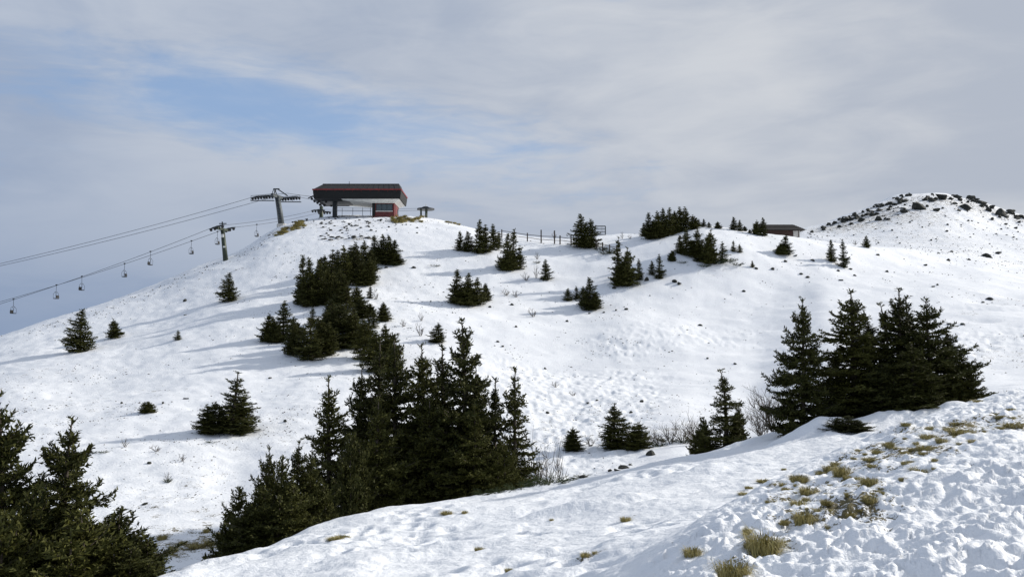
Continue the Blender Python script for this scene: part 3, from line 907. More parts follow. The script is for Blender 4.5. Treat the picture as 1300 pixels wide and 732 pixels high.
for (px, py, h, w, k) in [(476, 331, 34, 22, 'far_slim'), (486, 334, 38, 26, 'far_a'), (494, 335, 38, 26, 'far_a'), (501, 334, 31, 22, 'far_slim'), (480, 334, 24, 26, 'far_b'), (498, 336, 20, 28, 'far_b')]:
    spruce(px, py, h, w, k, LC, GB)
LD = 'small spruce in the loose lower part of the belt'
for (px, py, h, w, k) in [(341, 433, 37, 26, 'far_b'), (360, 430, 50, 32, 'far_a'), (372, 449, 49, 28, 'far_b'), (395, 456, 62, 34, 'mid_slim'), (408, 450, 46, 34, 'mid_b'), (430, 441, 58, 40, 'mid_b'), (462, 456, 54, 34, 'mid_a'), (487, 407, 25, 24, 'far_b'), (457, 403, 26, 28, 'far_b'), (446, 440, 46, 34, 'mid_b'), (396, 414, 26, 14, 'far_slim'), (420, 412, 34, 26, 'far_b'), (436, 418, 36, 28, 'far_b'), (470, 402, 18, 16, 'far_bush'), (478, 470, 50, 40, 'mid_a'), (470, 378, 16, 10, 'far_slim'), (350, 434, 26, 26, 'far_bush'), (556, 434, 26, 20, 'mid_a')]:
    spruce(px, py, h, w, k, {(341, 433): 'small outermost spruce at the foot of the belt, beside long tree shadows', (360, 430): 'conical spruce next to the outermost one at the foot of the belt',
        (372, 449): 'short dense spruce set slightly below the conical one at the foot of the belt', (395, 456): 'thin see-through spruce at the lower edge of the belt',
        (396, 414): 'very thin seedling in the snow gap between the tight block and the lower belt', (487, 407): 'small separate spruce on open snow at the sunny side of the belt',
        (556, 434): 'little lone spruce whose tip shows behind the tallest gully spruce', (478, 470): 'spruce linking the lower belt to the top of the gully clump'}.get((px, py), LD), GB)
LQ = 'low young spruce filling a gap within the belt'
for (px, py, h, w, k) in [(412, 352, 30, 22, 'far_b'), (428, 350, 34, 24, 'far_a'), (462, 342, 38, 24, 'far_a'), (470, 346, 30, 24, 'far_b'), (440, 396, 36, 24, 'far_slim'), (452, 390, 30, 24, 'far_b'), (416, 432, 40, 26, 'mid_a'), (449, 424, 38, 26, 'mid_slim'), (468, 434, 36, 22, 'mid_slim'), (474, 416, 24, 16, 'far_slim'), (488, 456, 46, 28, 'mid_a'), (404, 430, 30, 18, 'far_slim'), (424, 396, 24, 20, 'far_bush'), (378, 430, 22, 18, 'far_bush'), (385, 450, 40, 22, 'mid_slim'), (498, 470, 50, 30, 'mid_b')]:
    spruce(px, py, h, w, k, LQ, GB)
# --- groups on the upper slope
GU = 'spruce groups on the upper slope'
LE = 'spruce in the dark cluster on the crest between the station and the fence'
for (px, py, h, w, k) in [(583, 318, 26, 16, 'far_slim'), (594, 319, 27, 18, 'far_a'), (609, 321, 44, 22, 'far_a'), (616, 320, 36, 20, 'far_slim'), (626, 317, 34, 18, 'far_a'), (633, 313, 20, 14, 'far_slim')]:
    spruce(px, py, h, w, k, LE, GU)
LF = 'spruce in the ragged trio just below the fence end'
for (px, py, h, w, k) in [(643, 343, 49, 22, 'far_a'), (652, 341, 53, 22, 'far_slim'), (660, 341, 31, 16, 'far_slim'), (645, 341, 20, 30, 'far_bush')]:
    spruce(px, py, h, w, k, LF, GU)
spruce(693, 355, 27, 17, 'far_a', 'small spruce alone below the wooden fence, bare shrub beside it', GU)
LG = 'spruce in the compact clump in the open middle of the upper slope'
for (px, py, h, w, k) in [(580, 384, 44, 26, 'far_slim'), (595, 387, 42, 30, 'far_a'), (606, 386, 35, 26, 'far_a'), (616, 381, 23, 18, 'far_b'), (590, 386, 24, 40, 'far_bush')]:
    spruce(px, py, h, w, k, LG, GU)
LH = 'stout dark spruce of the pair by the fence and the grid panel'
for (px, py, h, w, k) in [(738, 313, 43, 30, 'far_a'), (750, 314, 38, 28, 'far_b')]:
    spruce(px, py, h, w, k, LH, GU)
LI = 'spruce in the leaning clump below the saddle'
for (px, py, h, w, k) in [(785, 358, 60, 18, 'far_slim'), (797, 363, 52, 30, 'far_b'), (790, 362, 34, 26, 'far_b'), (811, 355, 28, 14, 'far_slim')]:
    spruce(px, py, h, w, k, LI, GU)
LJ = 'small spruce of the slim pair below the knoll'
for (px, py, h, w, k) in [(828, 348, 18, 11, 'far_a'), (837, 353, 32, 15, 'far_slim')]:
    spruce(px, py, h, w, k, LJ, GU)
LK = 'spruce in the small group with a wide bushy main tree on the open slope'
for (px, py, h, w, k) in [(721, 381, 16, 16, 'far_a'), (732, 379, 17, 12, 'far_slim'), (748, 393, 43, 26, 'far_a'), (741, 388, 26, 20, 'far_b'), (756, 391, 22, 20, 'far_b')]:
    spruce(px, py, h, w, k, LK, GU)
# --- knoll
GK = 'spruces on the knoll'
LL = 'spruce in the long dark row on the brow of the knoll'
for (px, py, h, w, k) in [(817, 300, 18, 14, 'far_slim'), (824, 303, 35, 18, 'far_slim'), (834, 302, 36, 20, 'far_a'), (842, 300, 38, 20, 'far_a'), (850, 298, 36, 20, 'far_a'), (857, 296, 30, 22, 'far_b'), (863, 294, 33, 20, 'far_a'), (870, 292, 31, 20, 'far_a'), (879, 291, 20, 18, 'far_b'), (844, 299, 24, 30, 'far_b'), (830, 303, 26, 26, 'far_b'), (887, 288, 11, 9, 'far_slim')]:
    spruce(px, py, h, w, k, LL, GK)
LM = 'spruce in the clump on the near side of the knoll'
for (px, py, h, w, k) in [(863, 321, 24, 16, 'far_slim'), (872, 323, 34, 20, 'far_a'), (886, 326, 37, 24, 'far_a'), (903, 334, 45, 26, 'far_b'), (917, 331, 26, 14, 'far_slim'), (896, 332, 26, 30, 'far_b'), (879, 324, 20, 24, 'far_b')]:
    spruce(px, py, h, w, k, LM, GK)
LN = 'very small spruce on the skyline between the knoll and the brown hut'
for (px, py, h, w, k) in [(893, 288, 11, 8, 'far_slim'), (900, 289, 8, 7, 'far_a'), (911, 290, 10, 11, 'far_b'), (931, 292, 18, 12, 'far_a'), (939, 293, 15, 9, 'far_a'), (945, 293, 7, 7, 'far_b'), (952, 296, 6, 6, 'far_b')]:
    spruce(px, py, h, w, k, LN, GK)
LO = 'spruce of the pair against the end of the brown hut'
for (px, py, h, w, k) in [(961, 298, 20, 15, 'far_b'), (969, 299, 24, 14, 'far_a')]:
    spruce(px, py, h, w, k, LO, GK)
LP_ = 'seedling spruce of the tiny pair on the back of the knoll'
for (px, py, h, w, k) in [(931, 319, 15, 8, 'far_slim'), (939, 320, 11, 8, 'far_a')]:
    spruce(px, py, h, w, k, LP_, GK)
spruce(853, 331, 14, 12, 'far_bush', 'low spruce bush in the shaded hollow of the knoll', GK, name='spruce_bush', cat='bush')
spruce(998, 323, 26, 22, 'far_slim', 'loose wide spruce alone below the brown hut', GK)
spruce(992, 323, 14, 18, 'far_bush', 'low bush at the foot of the loose spruce below the hut', GK, name='spruce_bush', cat='bush')
spruce(955, 339, 9, 6, 'far_slim', 'seedling spruce alone on the white slope below the hut', GK)
spruce(1056, 332, 29, 15, 'far_slim', 'thin-crowned spruce of the slender pair facing the rocky hill', GK)
spruce(1071, 339, 37, 15, 'far_slim', 'taller spruce of the slender pair facing the rocky hill', GK)
spruce(1100, 314, 16, 11, 'far_a', 'tiny spruce at the foot of the rocky hill', GK)
# ------------------------------------------------------------------ bushes, junipers, bare shrubs
def gen_mat_bush(seed, n, unit):
    rng = np.random.default_rng(seed)
    P, D, L = [], [], []
    for k in range(n):
        a = rng.uniform(0, 6.28); r = rng.uniform(0, 0.5)
        p = np.array([math.cos(a) * r, math.sin(a) * r, rng.uniform(0, 0.08)])
        for q in range(7):
            d = np.array([math.cos(a + rng.normal(0, .5)), math.sin(a + rng.normal(0, .5)), rng.uniform(-0.05, 0.65)])
            d /= np.linalg.norm(d)
            l = rng.uniform(0.10, 0.30)
            P.append(p); D.append(d); L.append(l); p = p + d * l * 0.7
            P.append(p); d2 = d + rng.normal(0, .5, 3); d2[2] = abs(d2[2]) * .6; D.append(d2 / np.linalg.norm(d2)); L.append(l * .7)
    return needle_tris(np.array(P), np.array(D), np.array(L), unit, rng)


JUN = [mesh_from('juniper_foliage', *gen_mat_bush(40 + k, 34, 0.055), M['juniper']) for k in range(3)]
def juniper(px, py, wpx, hpx, label, group=None, ymin=30.0, Y=None):
    p = hit(px, py, ymin) if Y is None else at(px, py, Y)
    p.z = ground(p.x, p.y)
    s = wpx * p.y / FPX / 1.7
    o = link('juniper_bush', rnd.choice(JUN), None, p - Vector((0, 0, 0.03)))
    o.scale = (s, s * 0.8, max(0.35 * s, hpx * p.y / FPX / 0.75))
    o.rotation_euler = (0, 0, rnd.uniform(0, 6.28))
    tag(o, label, 'bush', group)


LJU = 'low dark juniper mat creeping along the edge of the snow shelf'
for (px, py, w, h, Y) in [(702, 613, 54, 14, 23.3), (659, 621, 36, 11, 23.0), (640, 625, 30, 10, 22.7), (740, 606, 18, 7, 23.6), (680, 617, 30, 9, 23.1), (615, 631, 28, 10, 22.5)]:
    juniper(px, py, w, h, LJU, 'junipers along the shelf edge', Y=Y)
LJK = 'sprawling juniper below the clump on the near side of the knoll'
for (px, py, w, h) in [(922, 333, 22, 8), (936, 337, 14, 7), (894, 339, 14, 7), (910, 335, 18, 7), (866, 334, 10, 5)]:
    juniper(px, py, w, h, LJK, 'junipers on the knoll')
LJF = 'flattened juniper along the old fence line below the grid panel'
for (px, py, w, h) in [(762, 318, 16, 8), (776, 322, 14, 10), (768, 323, 14, 7)]:
    juniper(px, py, w, h, LJF, 'junipers by the fence line')
juniper(503, 337, 14, 5, 'low juniper fringe under the topmost block of spruces', None)
juniper(681, 334, 8, 5, 'small dark juniper cushion on the slope just below the fence', None)
juniper(551, 338, 12, 4, 'flat juniper patch on bare snow under the station mound', None)
LJG = 'small dark juniper sprig in the snow by the lowest thicket'
for (px, py, w, h) in [(304, 551, 14, 7), (270, 561, 12, 4), (132, 574, 10, 5), (119, 575, 8, 5), (213, 612, 10, 9)]:
    juniper(px, py, w, h, LJG, 'juniper sprigs on the shadowed slope')
for (px, py, w, h) in [(848, 560, 26, 10), (872, 562, 24, 9), (836, 566, 18, 7)]:
    juniper(px, py, w, h, 'low juniper under the bare twigs behind the snow shelf', 'junipers behind the snow shelf', ymin=33)


def gen_shrub(seed, stems=7, depth=3, spread=0.8, leanx=0.0, thick=0.012):
    rs = random.Random(seed)
    mb = MB()
    def grow(p, d, l, r, k):
        pts = [p]
        for s in range(3):
            d = (d + Vector((rs.gauss(0, .14), rs.gauss(0, .14), rs.gauss(0.05, .08)))).normalized()
            pts.append(pts[-1] + d * l / 3)
        mb.tube(pts, [r, r * .85, r * .7, r * .5], 3, False)
        if k > 0:
            for q in range(rs.choice((3, 4))):
                b = pts[rs.choice((1, 2, 3))]
                nd = (d + Vector((rs.gauss(0, .55), rs.gauss(0, .55), rs.gauss(0.1, .3)))).normalized()
                grow(b, nd, l * rs.uniform(.5, .75), r * .62, k - 1)
    for s in range(stems):
        a = rs.uniform(0, 6.28)
        d = Vector((math.cos(a) * spread * rs.uniform(.3, 1) + leanx, math.sin(a) * spread * rs.uniform(.3, 1), 1)).normalized()
        grow(Vector((math.cos(a) * .05, math.sin(a) * .05, -0.05)), d, rs.uniform(.45, .65), thick, depth)
    z = max(v[2] for v in mb.v); w = max(v[0] for v in mb.v) - min(v[0] for v in mb.v)
    return mesh_from('bare_branches', mb.v, mb.f, M['twig']), z, w


SHRUB = [gen_shrub(60 + k, 9, 2, 0.9, 0, 0.016) for k in range(3)]
SHRUB_FAR = [gen_shrub(70 + k, 7, 1, 1.0, 0, 0.022) for k in range(2)]
SHRUB_BIG = gen_shrub(81, 9, 3, 0.55, -0.55, 0.012)
def shrub(px, py, w, h, proto_, label, group=None, ymin=30.0, Y=None):
    p = hit(px, py, ymin) if Y is None else at(px, py, Y)
    p.z = ground(p.x, p.y)
    k = p.y / FPX
    hm = h * k if Y is None else max(h * k, at(px, py - h, Y).z - p.z)
    o = link('bare_shrub', proto_[0], None, p)
    o.scale = (w * k / proto_[2], w * k / proto_[2], hm / proto_[1])
    o.rotation_euler = (0, 0, rnd.uniform(-.4, .4))
    tag(o, label, 'shrub', group)


shrub(986, 546, 78, 86, SHRUB_BIG, 'large leafless shrub leaning out beside the shelf spruce clump', None, Y=26.4)
shrub(972, 550, 50, 60, SHRUB_BIG, 'smaller leafless shrub at the foot of the large leaning one', None, Y=27.4)
for i, (px, py, w, h) in enumerate([(690, 592, 46, 52), (678, 596, 40, 46), (705, 585, 34, 34), (668, 600, 34, 44)]):
    shrub(px, py, w, h, SHRUB[i % 3], 'leafless grey shrub thicket at the loose end of the gully clump', 'bare shrubs by the gully clump', Y=28.6 + i * .5)
for i, (px, py, w, h) in enumerate([(838, 566, 30, 26), (852, 563, 32, 30), (868, 562, 34, 34), (884, 560, 34, 44), (878, 566, 26, 30), (826, 563, 24, 22), (750, 566, 22, 18), (796, 566, 20, 18)]):
    shrub(px, py, w, h, SHRUB[i % 3], 'leafless shrub in the twiggy row behind the snow shelf', 'bare shrubs behind the snow shelf', ymin=33)
LSH = 'little leafless shrub scattered on open snow'
for i, (px, py, w, h) in enumerate([(668, 356, 12, 12), (681, 353, 10, 18), (643, 375, 12, 10), (655, 377, 14, 9), (677, 402, 14, 13), (159, 567, 14, 12), (199, 573, 16, 10), (213, 610, 12, 12), (534, 426, 14, 18), (512, 414, 10, 10), (478, 380, 8, 14), (682, 329, 8, 10), (704, 303, 7, 10), (790, 303, 6, 10), (800, 303, 6, 6), (705, 491, 14, 8), (728, 502, 12, 7), (1086, 311, 8, 7), (535, 407, 8, 12), (232, 585, 14, 10)]):
    shrub(px, py, w, h, SHRUB_FAR[i % 2], LSH, 'little bare shrubs on the slope')

# ------------------------------------------------------------------ dry grass
def gen_tuft(seed, n, h, r):
    rng = np.random.default_rng(seed)
    v, f = [], []
    for k in range(n):
        a = rng.uniform(0, 6.28); q = r * math.sqrt(rng.uniform(0, 1)) * 0.55
        b = np.array([math.cos(a) * q, math.sin(a) * q, -0.01])
        out = a + rng.normal(0, 0.6)
        hh = h * rng.uniform(0.4, 1.0); lean = rng.uniform(0.4, 2.0) * hh
        o = np.array([math.cos(out), math.sin(out), 0]); s = np.array([-o[1], o[0], 0]) * 0.0022
        m = b + o * lean * 0.35 + np.array([0, 0, hh * 0.65]); t = b + o * lean + np.array([0, 0, hh * rng.uniform(.15, 0.95)])
        i = len(v)
        v += [b - s, b + s, m + s * .8, m - s * .8, t]
        f += [(i, i + 1, i + 2, i + 3), (i + 3, i + 2, i + 4)]
    return mesh_from('grass_blades', v, f, M['grass'])


TUFT = [gen_tuft(90 + k, 480, 0.085, 0.16) for k in range(4)]
GT = 'dry grass tufts on the near bank'
def tuft(px, py, w, h, label, group, ymin):
    p = hit(px, py, ymin)
    k = p.y / FPX
    w *= 1.12; h *= 1.12
    o = link('grass_tuft', rnd.choice(TUFT), None, p - Vector((0, 0, 0.012)))
    s = w * k / 0.30
    o.scale = (s, s * 0.8, min(max(0.35, h * k / 0.075), 2.0 * s))
    o.rotation_euler = (0, 0, rnd.uniform(0, 6.28))
    tag(o, label, 'grass', group)


LT = 'tuft of dry yellow grass poking through the snow on the near bank'
for (px, py, w, h) in [(879, 703, 32, 14), (950, 674, 20, 10), (1014, 609, 30, 11), (1026, 625, 32, 12), (1014, 641, 30, 12), (1021, 660, 38, 18), (1068, 603, 36, 16), (1055, 597, 26, 12), (1103, 614, 28, 14), (1104, 635, 30, 12), (1080, 654, 20, 14), (1077, 628, 14, 8), (1106, 592, 14, 7), (1167, 597, 32, 9), (1174, 571, 26, 12), (1179, 556, 30, 10), (1220, 551, 40, 9), (1217, 538, 30, 7), (1205, 546, 20, 8), (1182, 545, 22, 8), (1127, 566, 20, 7), (1106, 583, 30, 7), (1090, 573, 14, 6), (1283, 520, 14, 5), (1286, 541, 36, 9), (1250, 547, 10, 5), (1115, 575, 18, 6), (1062, 590, 20, 8), (1042, 602, 22, 8), (995, 616, 18, 7), (970, 612, 26, 6), (1240, 510, 20, 5), (1150, 540, 18, 6), (1195, 560, 22, 8), (1235, 560, 20, 6), (1270, 530, 18, 6), (1040, 650, 22, 8), (1048, 638, 18, 8), (943, 627, 18, 5), (988, 690, 20, 10)]:
    tuft(px, py, w, h, LT, GT, 4.0)
for k in range(70):
    c = rnd.choice([(1040, 622, 26, 22), (1100, 605, 26, 18), (1200, 550, 40, 14), (1160, 585, 30, 14), (1020, 655, 20, 10), (965, 688, 22, 10), (1275, 533, 20, 10), (985, 622, 22, 10), (1085, 640, 20, 12)])
    tuft(rnd.gauss(c[0], c[2]), rnd.gauss(c[1], c[3]), rnd.uniform(5, 16), rnd.uniform(3, 8), 'small sprig of dry grass among the tufts on the near bank', 'grass sprigs on the near bank', 4.0)
tuft(930, 730, 56, 32, 'rounded dry grass tussock lowest on the near bank', GT, 4.0)
tuft(969, 699, 64, 36, 'largest shaggy grass tussock on the near bank', GT, 4.0)
LT2 = 'small dry grass tuft in the smooth snow of the shelf'
for (px, py, w, h) in [(794, 661, 18, 12), (743, 705, 20, 7), (608, 698, 14, 8), (567, 653, 20, 8), (432, 684, 30, 7), (424, 685, 20, 6), (590, 651, 12, 5), (756, 702, 14, 5), (700, 660, 9, 4), (646, 724, 14, 6)]:
    tuft(px, py, w, h, LT2, 'grass tufts on the shelf', 9.5)
LT3 = 'olive grass patch melting out of the snow beside the lowest thicket'
for (px, py, w, h) in [(250, 694, 26, 8), (266, 690, 18, 8), (232, 690, 16, 6), (280, 678, 16, 6), (206, 684, 18, 9), (218, 700, 22, 7), (262, 675, 14, 9), (196, 706, 20, 8)]:
    tuft(px, py, w, h, LT3, 'grass patches by the lowest thicket', 22.0)
LT4 = 'wind-flattened olive grass on the hump beside the station cabin'
for k in range(26):
    tuft(rnd.uniform(498, 536), rnd.uniform(274.5, 283), rnd.uniform(6, 11), rnd.uniform(3, 5), LT4, 'grass on the station hump', 60.0)
LT5 = 'wind-flattened olive grass on the brow below the tall grey tower'
for k in range(26):
    q = rnd.random()
    tuft(352 + 34 * q + rnd.gauss(0, 2), 298 - 14 * q + rnd.gauss(0, 2), rnd.uniform(6, 11), rnd.uniform(3, 5), LT5, 'grass on the brow below the tower', 60.0)
for (px, py) in ((571, 283), (577, 284), (582, 285.5), (567, 282.5)):
    tuft(px, py, 8, 3, 'flattened grass on the crest between the return wheel and the spruces', 'grass on the crest', 60.0)

# ------------------------------------------------------------------ rocks
def gen_rock(seed, sub=2):
    import bmesh
    bm = bmesh.new(); bmesh.ops.create_icosphere(bm, subdivisions=sub, radius=0.5)
    rs = random.Random(seed)
    planes = [(Vector((rs.gauss(0, 1), rs.gauss(0, 1), rs.gauss(0.2, 0.8))).normalized(), rs.uniform(0.17, 0.38)) for _ in range(11)]
    for v in bm.verts:
        for n, dist in planes:
            e = v.co.dot(n) - dist
            if e > 0: v.co -= n * e * 0.92
        v.co += Vector((rs.gauss(0, .015), rs.gauss(0, .015), rs.gauss(0, .015)))
        v.co.z *= 0.8
    me = bpy.data.meshes.new('rock'); bm.to_mesh(me); bm.free()
    me.materials.append(M['rock'])
    return me


ROCK = [gen_rock(100 + k) for k in range(6)]
def rock(px, py, w, h, label, group, ymin=30.0, name='stone', cat='rock'):
    p = hit(px, py, ymin)
    k = p.y / FPX
    o = link(name, rnd.choice(ROCK), None, p + Vector((0, 0, h * k * 0.22)))
    o.scale = (w * k / 0.85, w * k / 0.85 * rnd.uniform(.7, 1.1), h * k / 0.62)
    o.rotation_euler = (rnd.gauss(0, .15), rnd.gauss(0, .15), rnd.uniform(0, 6.28))
    tag(o, label, cat, group)


GR = 'boulders on the rocky hill'
for (px, py, w, h, lb) in [
    (1165, 265, 23, 13, 'largest rounded dark boulder high on the rocky hill'), (1196, 253, 19, 12, 'dark boulder crowning the very top of the rocky hill'),
    (1225, 265, 19, 10, None), (1270, 273, 13, 12, None), (1071, 281, 18, 10, None), (1092, 281, 9, 10, None), (1115, 280, 11, 8, None), (1129, 260, 11, 6, None), (1116, 262, 15, 6, None), (1189, 268, 11, 7, None), (1148, 269, 9, 7, None),
    (1232, 252, 13, 8, None), (1245, 258, 17, 6, None), (1259, 264, 12, 6, None), (1282, 269, 16, 6, None), (1296, 276, 10, 8, None), (1127, 279, 6, 4, None), (1102, 268, 8, 6, None), (1085, 272, 7, 5, None), (1101, 273, 9, 5, None), (1175, 254, 8, 5, None), (1152, 249, 10, 4, None), (1210, 249, 8, 4, None), (1060, 284, 7, 5, None), (1046, 290, 9, 4, None), (1290, 275, 8, 5, None), (1278, 276, 7, 4, None), (1252, 262, 7, 4, None), (1135, 252, 7, 4, None), (1145, 249, 6, 4, None), (1218, 251, 7, 4, None), (1240, 254, 8, 5, None), (1066, 279, 7, 4, None), (1080, 285, 6, 5, None), (1031, 295, 6, 4, None)]:
    rock(px, py, w, h, lb or 'dark boulder on the snowy crest of the rocky hill', GR, 150, 'boulder', 'boulder')
rs = random.Random(9)
for _ in range(34):
    px = rs.choice((rs.uniform(1040, 1160), rs.uniform(1170, 1300)))
    py = np.interp(px, [1020, 1053, 1085, 1107, 1151, 1195, 1228, 1250, 1300], [299, 289, 276, 268, 253, 249, 254, 261, 278]) + abs(rs.gauss(0, 4)) + 0.5
    rock(px, py, rs.uniform(5, 13), rs.uniform(3, 6.5), 'jagged dark rock in the broken outcrop along the crest of the rocky hill', GR, 150, 'boulder', 'boulder')
LRH = 'small dark stone scattered on the snowy face of the rocky hill'
for _ in range(95):
    px = rs.uniform(1030, 1300); t = rs.random() ** 2.2
    top = np.interp(px, [1020, 1053, 1085, 1107, 1151, 1195, 1228, 1250, 1300], [296, 282, 270, 261, 246, 244, 250, 257, 274])
    py = top + 3 + t * (325 - top) * 0.95
    s = rs.uniform(1.4, 4.4) * (1.3 - 0.75 * t)
    rock(px, py, s * 1.3, s, LRH, 'stones on the rocky hill', 125)
LRS = 'grey stone among the rubble on the mound below the lift station'
for _ in range(105):
    px = rs.gauss(450, 45); px = min(max(px, 372), 548); py = rs.uniform(275, 293) + max(0, rs.gauss(0, 4))
    s = rs.uniform(1.0, 2.6)
    rock(px, py, s * rs.uniform(1.4, 2.4), s, LRS, 'rubble on the station mound')
for _ in range(16):
    rock(rs.uniform(408, 470), 302.5 + rs.gauss(0, 1.4), rs.uniform(4, 11), rs.uniform(1.2, 2.4), 'flat stone in the dark band of rubble above the spruce belt', 'rubble band above the belt')
LRO = 'small dark stone lying alone on the open white slope'
for (px, py, w, h) in [(856, 358, 8, 6), (862, 361, 7, 5), (821, 356, 6, 7), (780, 366, 6, 4), (795, 393, 6, 4), (766, 397, 4, 3), (782, 394, 4, 3), (748, 398, 5, 3), (632, 434, 5, 3), (638, 440, 5, 3), (655, 415, 4, 3), (650, 387, 6, 3), (622, 390, 4, 3), (692, 468, 5, 3), (889, 413, 8, 3), (1017, 348, 7, 3), (981, 342, 5, 4), (1025, 352, 8, 3), (1032, 331, 6, 3), (1064, 344, 5, 3), (1085, 350, 5, 3), (1080, 342, 6, 3), (1114, 324, 6, 4), (1126, 345, 5, 3), (1174, 337, 6, 3), (1190, 362, 5, 3), (1204, 331, 5, 4), (1192, 322, 6, 3), (1208, 320, 5, 3), (1252, 326, 16, 6), (1267, 322, 10, 4), (1230, 330, 5, 3), (1205, 412, 9, 4), (1222, 412, 6, 4), (1256, 380, 9, 4), (1248, 384, 7, 3), (1185, 364, 7, 3), (933, 462, 5, 3), (898, 455, 5, 3), (815, 510, 6, 5), (758, 508, 6, 3), (746, 512, 6, 3), (801, 524, 6, 4), (695, 524, 5, 3), (235, 382, 6, 4), (235, 400, 5, 3), (155, 424, 8, 4), (207, 512, 5, 4), (236, 506, 8, 4), (154, 512, 5, 4), (189, 588, 6, 4), (362, 535, 6, 4), (184, 640, 9, 4), (343, 480, 5, 3), (490, 340, 6, 3), (525, 340, 7, 3), (1068, 356, 9, 3), (960, 341, 5, 3), (997, 332, 6, 3), (1010, 325, 5, 3), (944, 370, 6, 3), (720, 408, 4, 3)]:
    rock(px, py, w, h, LRO, 'stones on the open slope')
LRD = 'dark stone at the rim where the snow shelf drops away'
for (px, py, w, h) in [(792, 594, 14, 5), (783, 597, 12, 4), (826, 577, 14, 8), (774, 598, 6, 4), (742, 606, 16, 5), (800, 590, 7, 3)]:
    rock(px, py, w, h, LRD, 'stones on the shelf rim', 20)

# fine litter of chippings and grass stubble nobody could count
v, f = [], []
rs = np.random.default_rng(77)
OCT = np.array([[1, 0, 0], [0, 1, 0], [-1, 0, 0], [0, -1, 0], [0, 0, .8], [0, 0, -.5]]); OF = [(0, 1, 4), (1, 2, 4), (2, 3, 4), (3, 0, 4), (1, 0, 5), (2, 1, 5), (3, 2, 5), (0, 3, 5)]
N = 90000
yy = np.exp(rs.uniform(math.log(32), math.log(175), N)); xx = (rs.uniform(-20, 1320, N) - CX) / FPX * yy
dens = 0.09 + 0.95 * np.clip(fbm(xx / 11, yy / 16, 3, 91) * 2.0, 0, 1)
for (x, y, rx, ry, s, g) in BARE_AND_SHADE:
    if y > 30: dens = np.maximum(dens, 0.9 * s * np.exp(-(((xx - x) / rx) ** 2 + ((yy - y) / ry) ** 2)))
dens *= 0.12 + 3.2 * np.clip(fbm(xx / 2.4, yy / 2.0, 2, 95) + 0.40, 0, 1) ** 3.2
keep = rs.uniform(0, 1, N) < dens * 0.5
xx, yy = xx[keep], yy[keep]
zz = land(xx, yy)[0]
hill = []
for _ in range(800):                                     # chips over the rocky hill
    px = rs.uniform(1025, 1310); t = rs.uniform(0, 1) ** 1.8
    top = np.interp(px, [1020, 1053, 1085, 1107, 1151, 1195, 1228, 1250, 1300], [297, 285, 273, 264, 250, 247, 253, 260, 277])
    p = hit(px, top + t * (335 - top), 125); hill.append((p.x, p.y, p.z))
for _ in range(420):                                     # stubble fringe along the ridge line
    px = rs.uniform(20, 352)
    top = np.interp(px, [0, 72, 111, 151, 200, 244, 279, 297, 346], [427, 407, 396, 382, 363, 342, 331, 324, 295])
    p = hit(px, top + 1.0 + abs(rs.normal(0, 5)), 60); hill.append((p.x, p.y, p.z))
xx, yy, zz = [np.concatenate([a_, [h_[i_] for h_ in hill]]) for i_, a_ in enumerate((xx, yy, zz))]
for x, y, z in zip(xx, yy, zz):
    s = y / FPX * (0.25 + (0.9 if y < 180 else 1.5) * rs.uniform(0, 1) ** 2.5) + 0.008
    a = rs.uniform(0, 6.28); c_, s_ = math.cos(a), math.sin(a)
    o = OCT * np.array([s * rs.uniform(.8, 1.8), s * rs.uniform(.7, 1.2), s * rs.uniform(.6, 1.1)])
    o = np.stack([o[:, 0] * c_ - o[:, 1] * s_, o[:, 0] * s_ + o[:, 1] * c_, o[:, 2]], 1) + np.array([x, y, z])
    i = len(v); v += o.tolist(); f += [(i + p, i + q, i + r) for (p, q, r) in OF]
M['chip'] = plain('dark_chippings', (0.055, 0.050, 0.040), 0.9, 0, 0.5, 0.7)
tag(link('stone_litter', mesh_from('stone_litter', v, f, M['chip'])), 'fine dark litter of stone chips and stubble strewn over the slope', 'litter', kind='stuff')

# ------------------------------------------------------------------ chairlift top station
YF = 135.0
def X_at(px, Y): return at(px, 300, Y).x
def Z_at(py, Y): return at(CX, py, Y).z
ys0, ys1 = YF, YF + 8.0
x0, x1 = X_at(396.5, YF), X_at(508.5, YF)
z_bot, z_mid, z_band, z_top = Z_at(252, YF), Z_at(244, YF), Z_at(240.5, YF), Z_at(230.5, YF)
st_base = Vector(((x0 + x1) / 2, YF + 4, ground((x0 + x1) / 2, YF + 4)))
st = empty('lift_station', st_base)
tag(st, 'dark hip-roofed chairlift top station with red trim on the summit mound', 'lift station')
def rect(xa, xb, ya, yb, z): return [(xa, ya, z), (xb, ya, z), (xb, yb, z), (xa, yb, z)]
def sub_parent(o, parent):
    o.parent = parent
    o.location = Vector(o.location) - parent.location
    return o
def part(mb, name, mat, parent, smooth=False):
    root = parent
    off = Vector((0, 0, 0))
    while root is not None:
        off += root.location; root = root.parent
    mb.v = [(a - off.x, b - off.y, c - off.z) for (a, b, c) in mb.v]
    return mb.build(name, mat, parent, None, smooth)

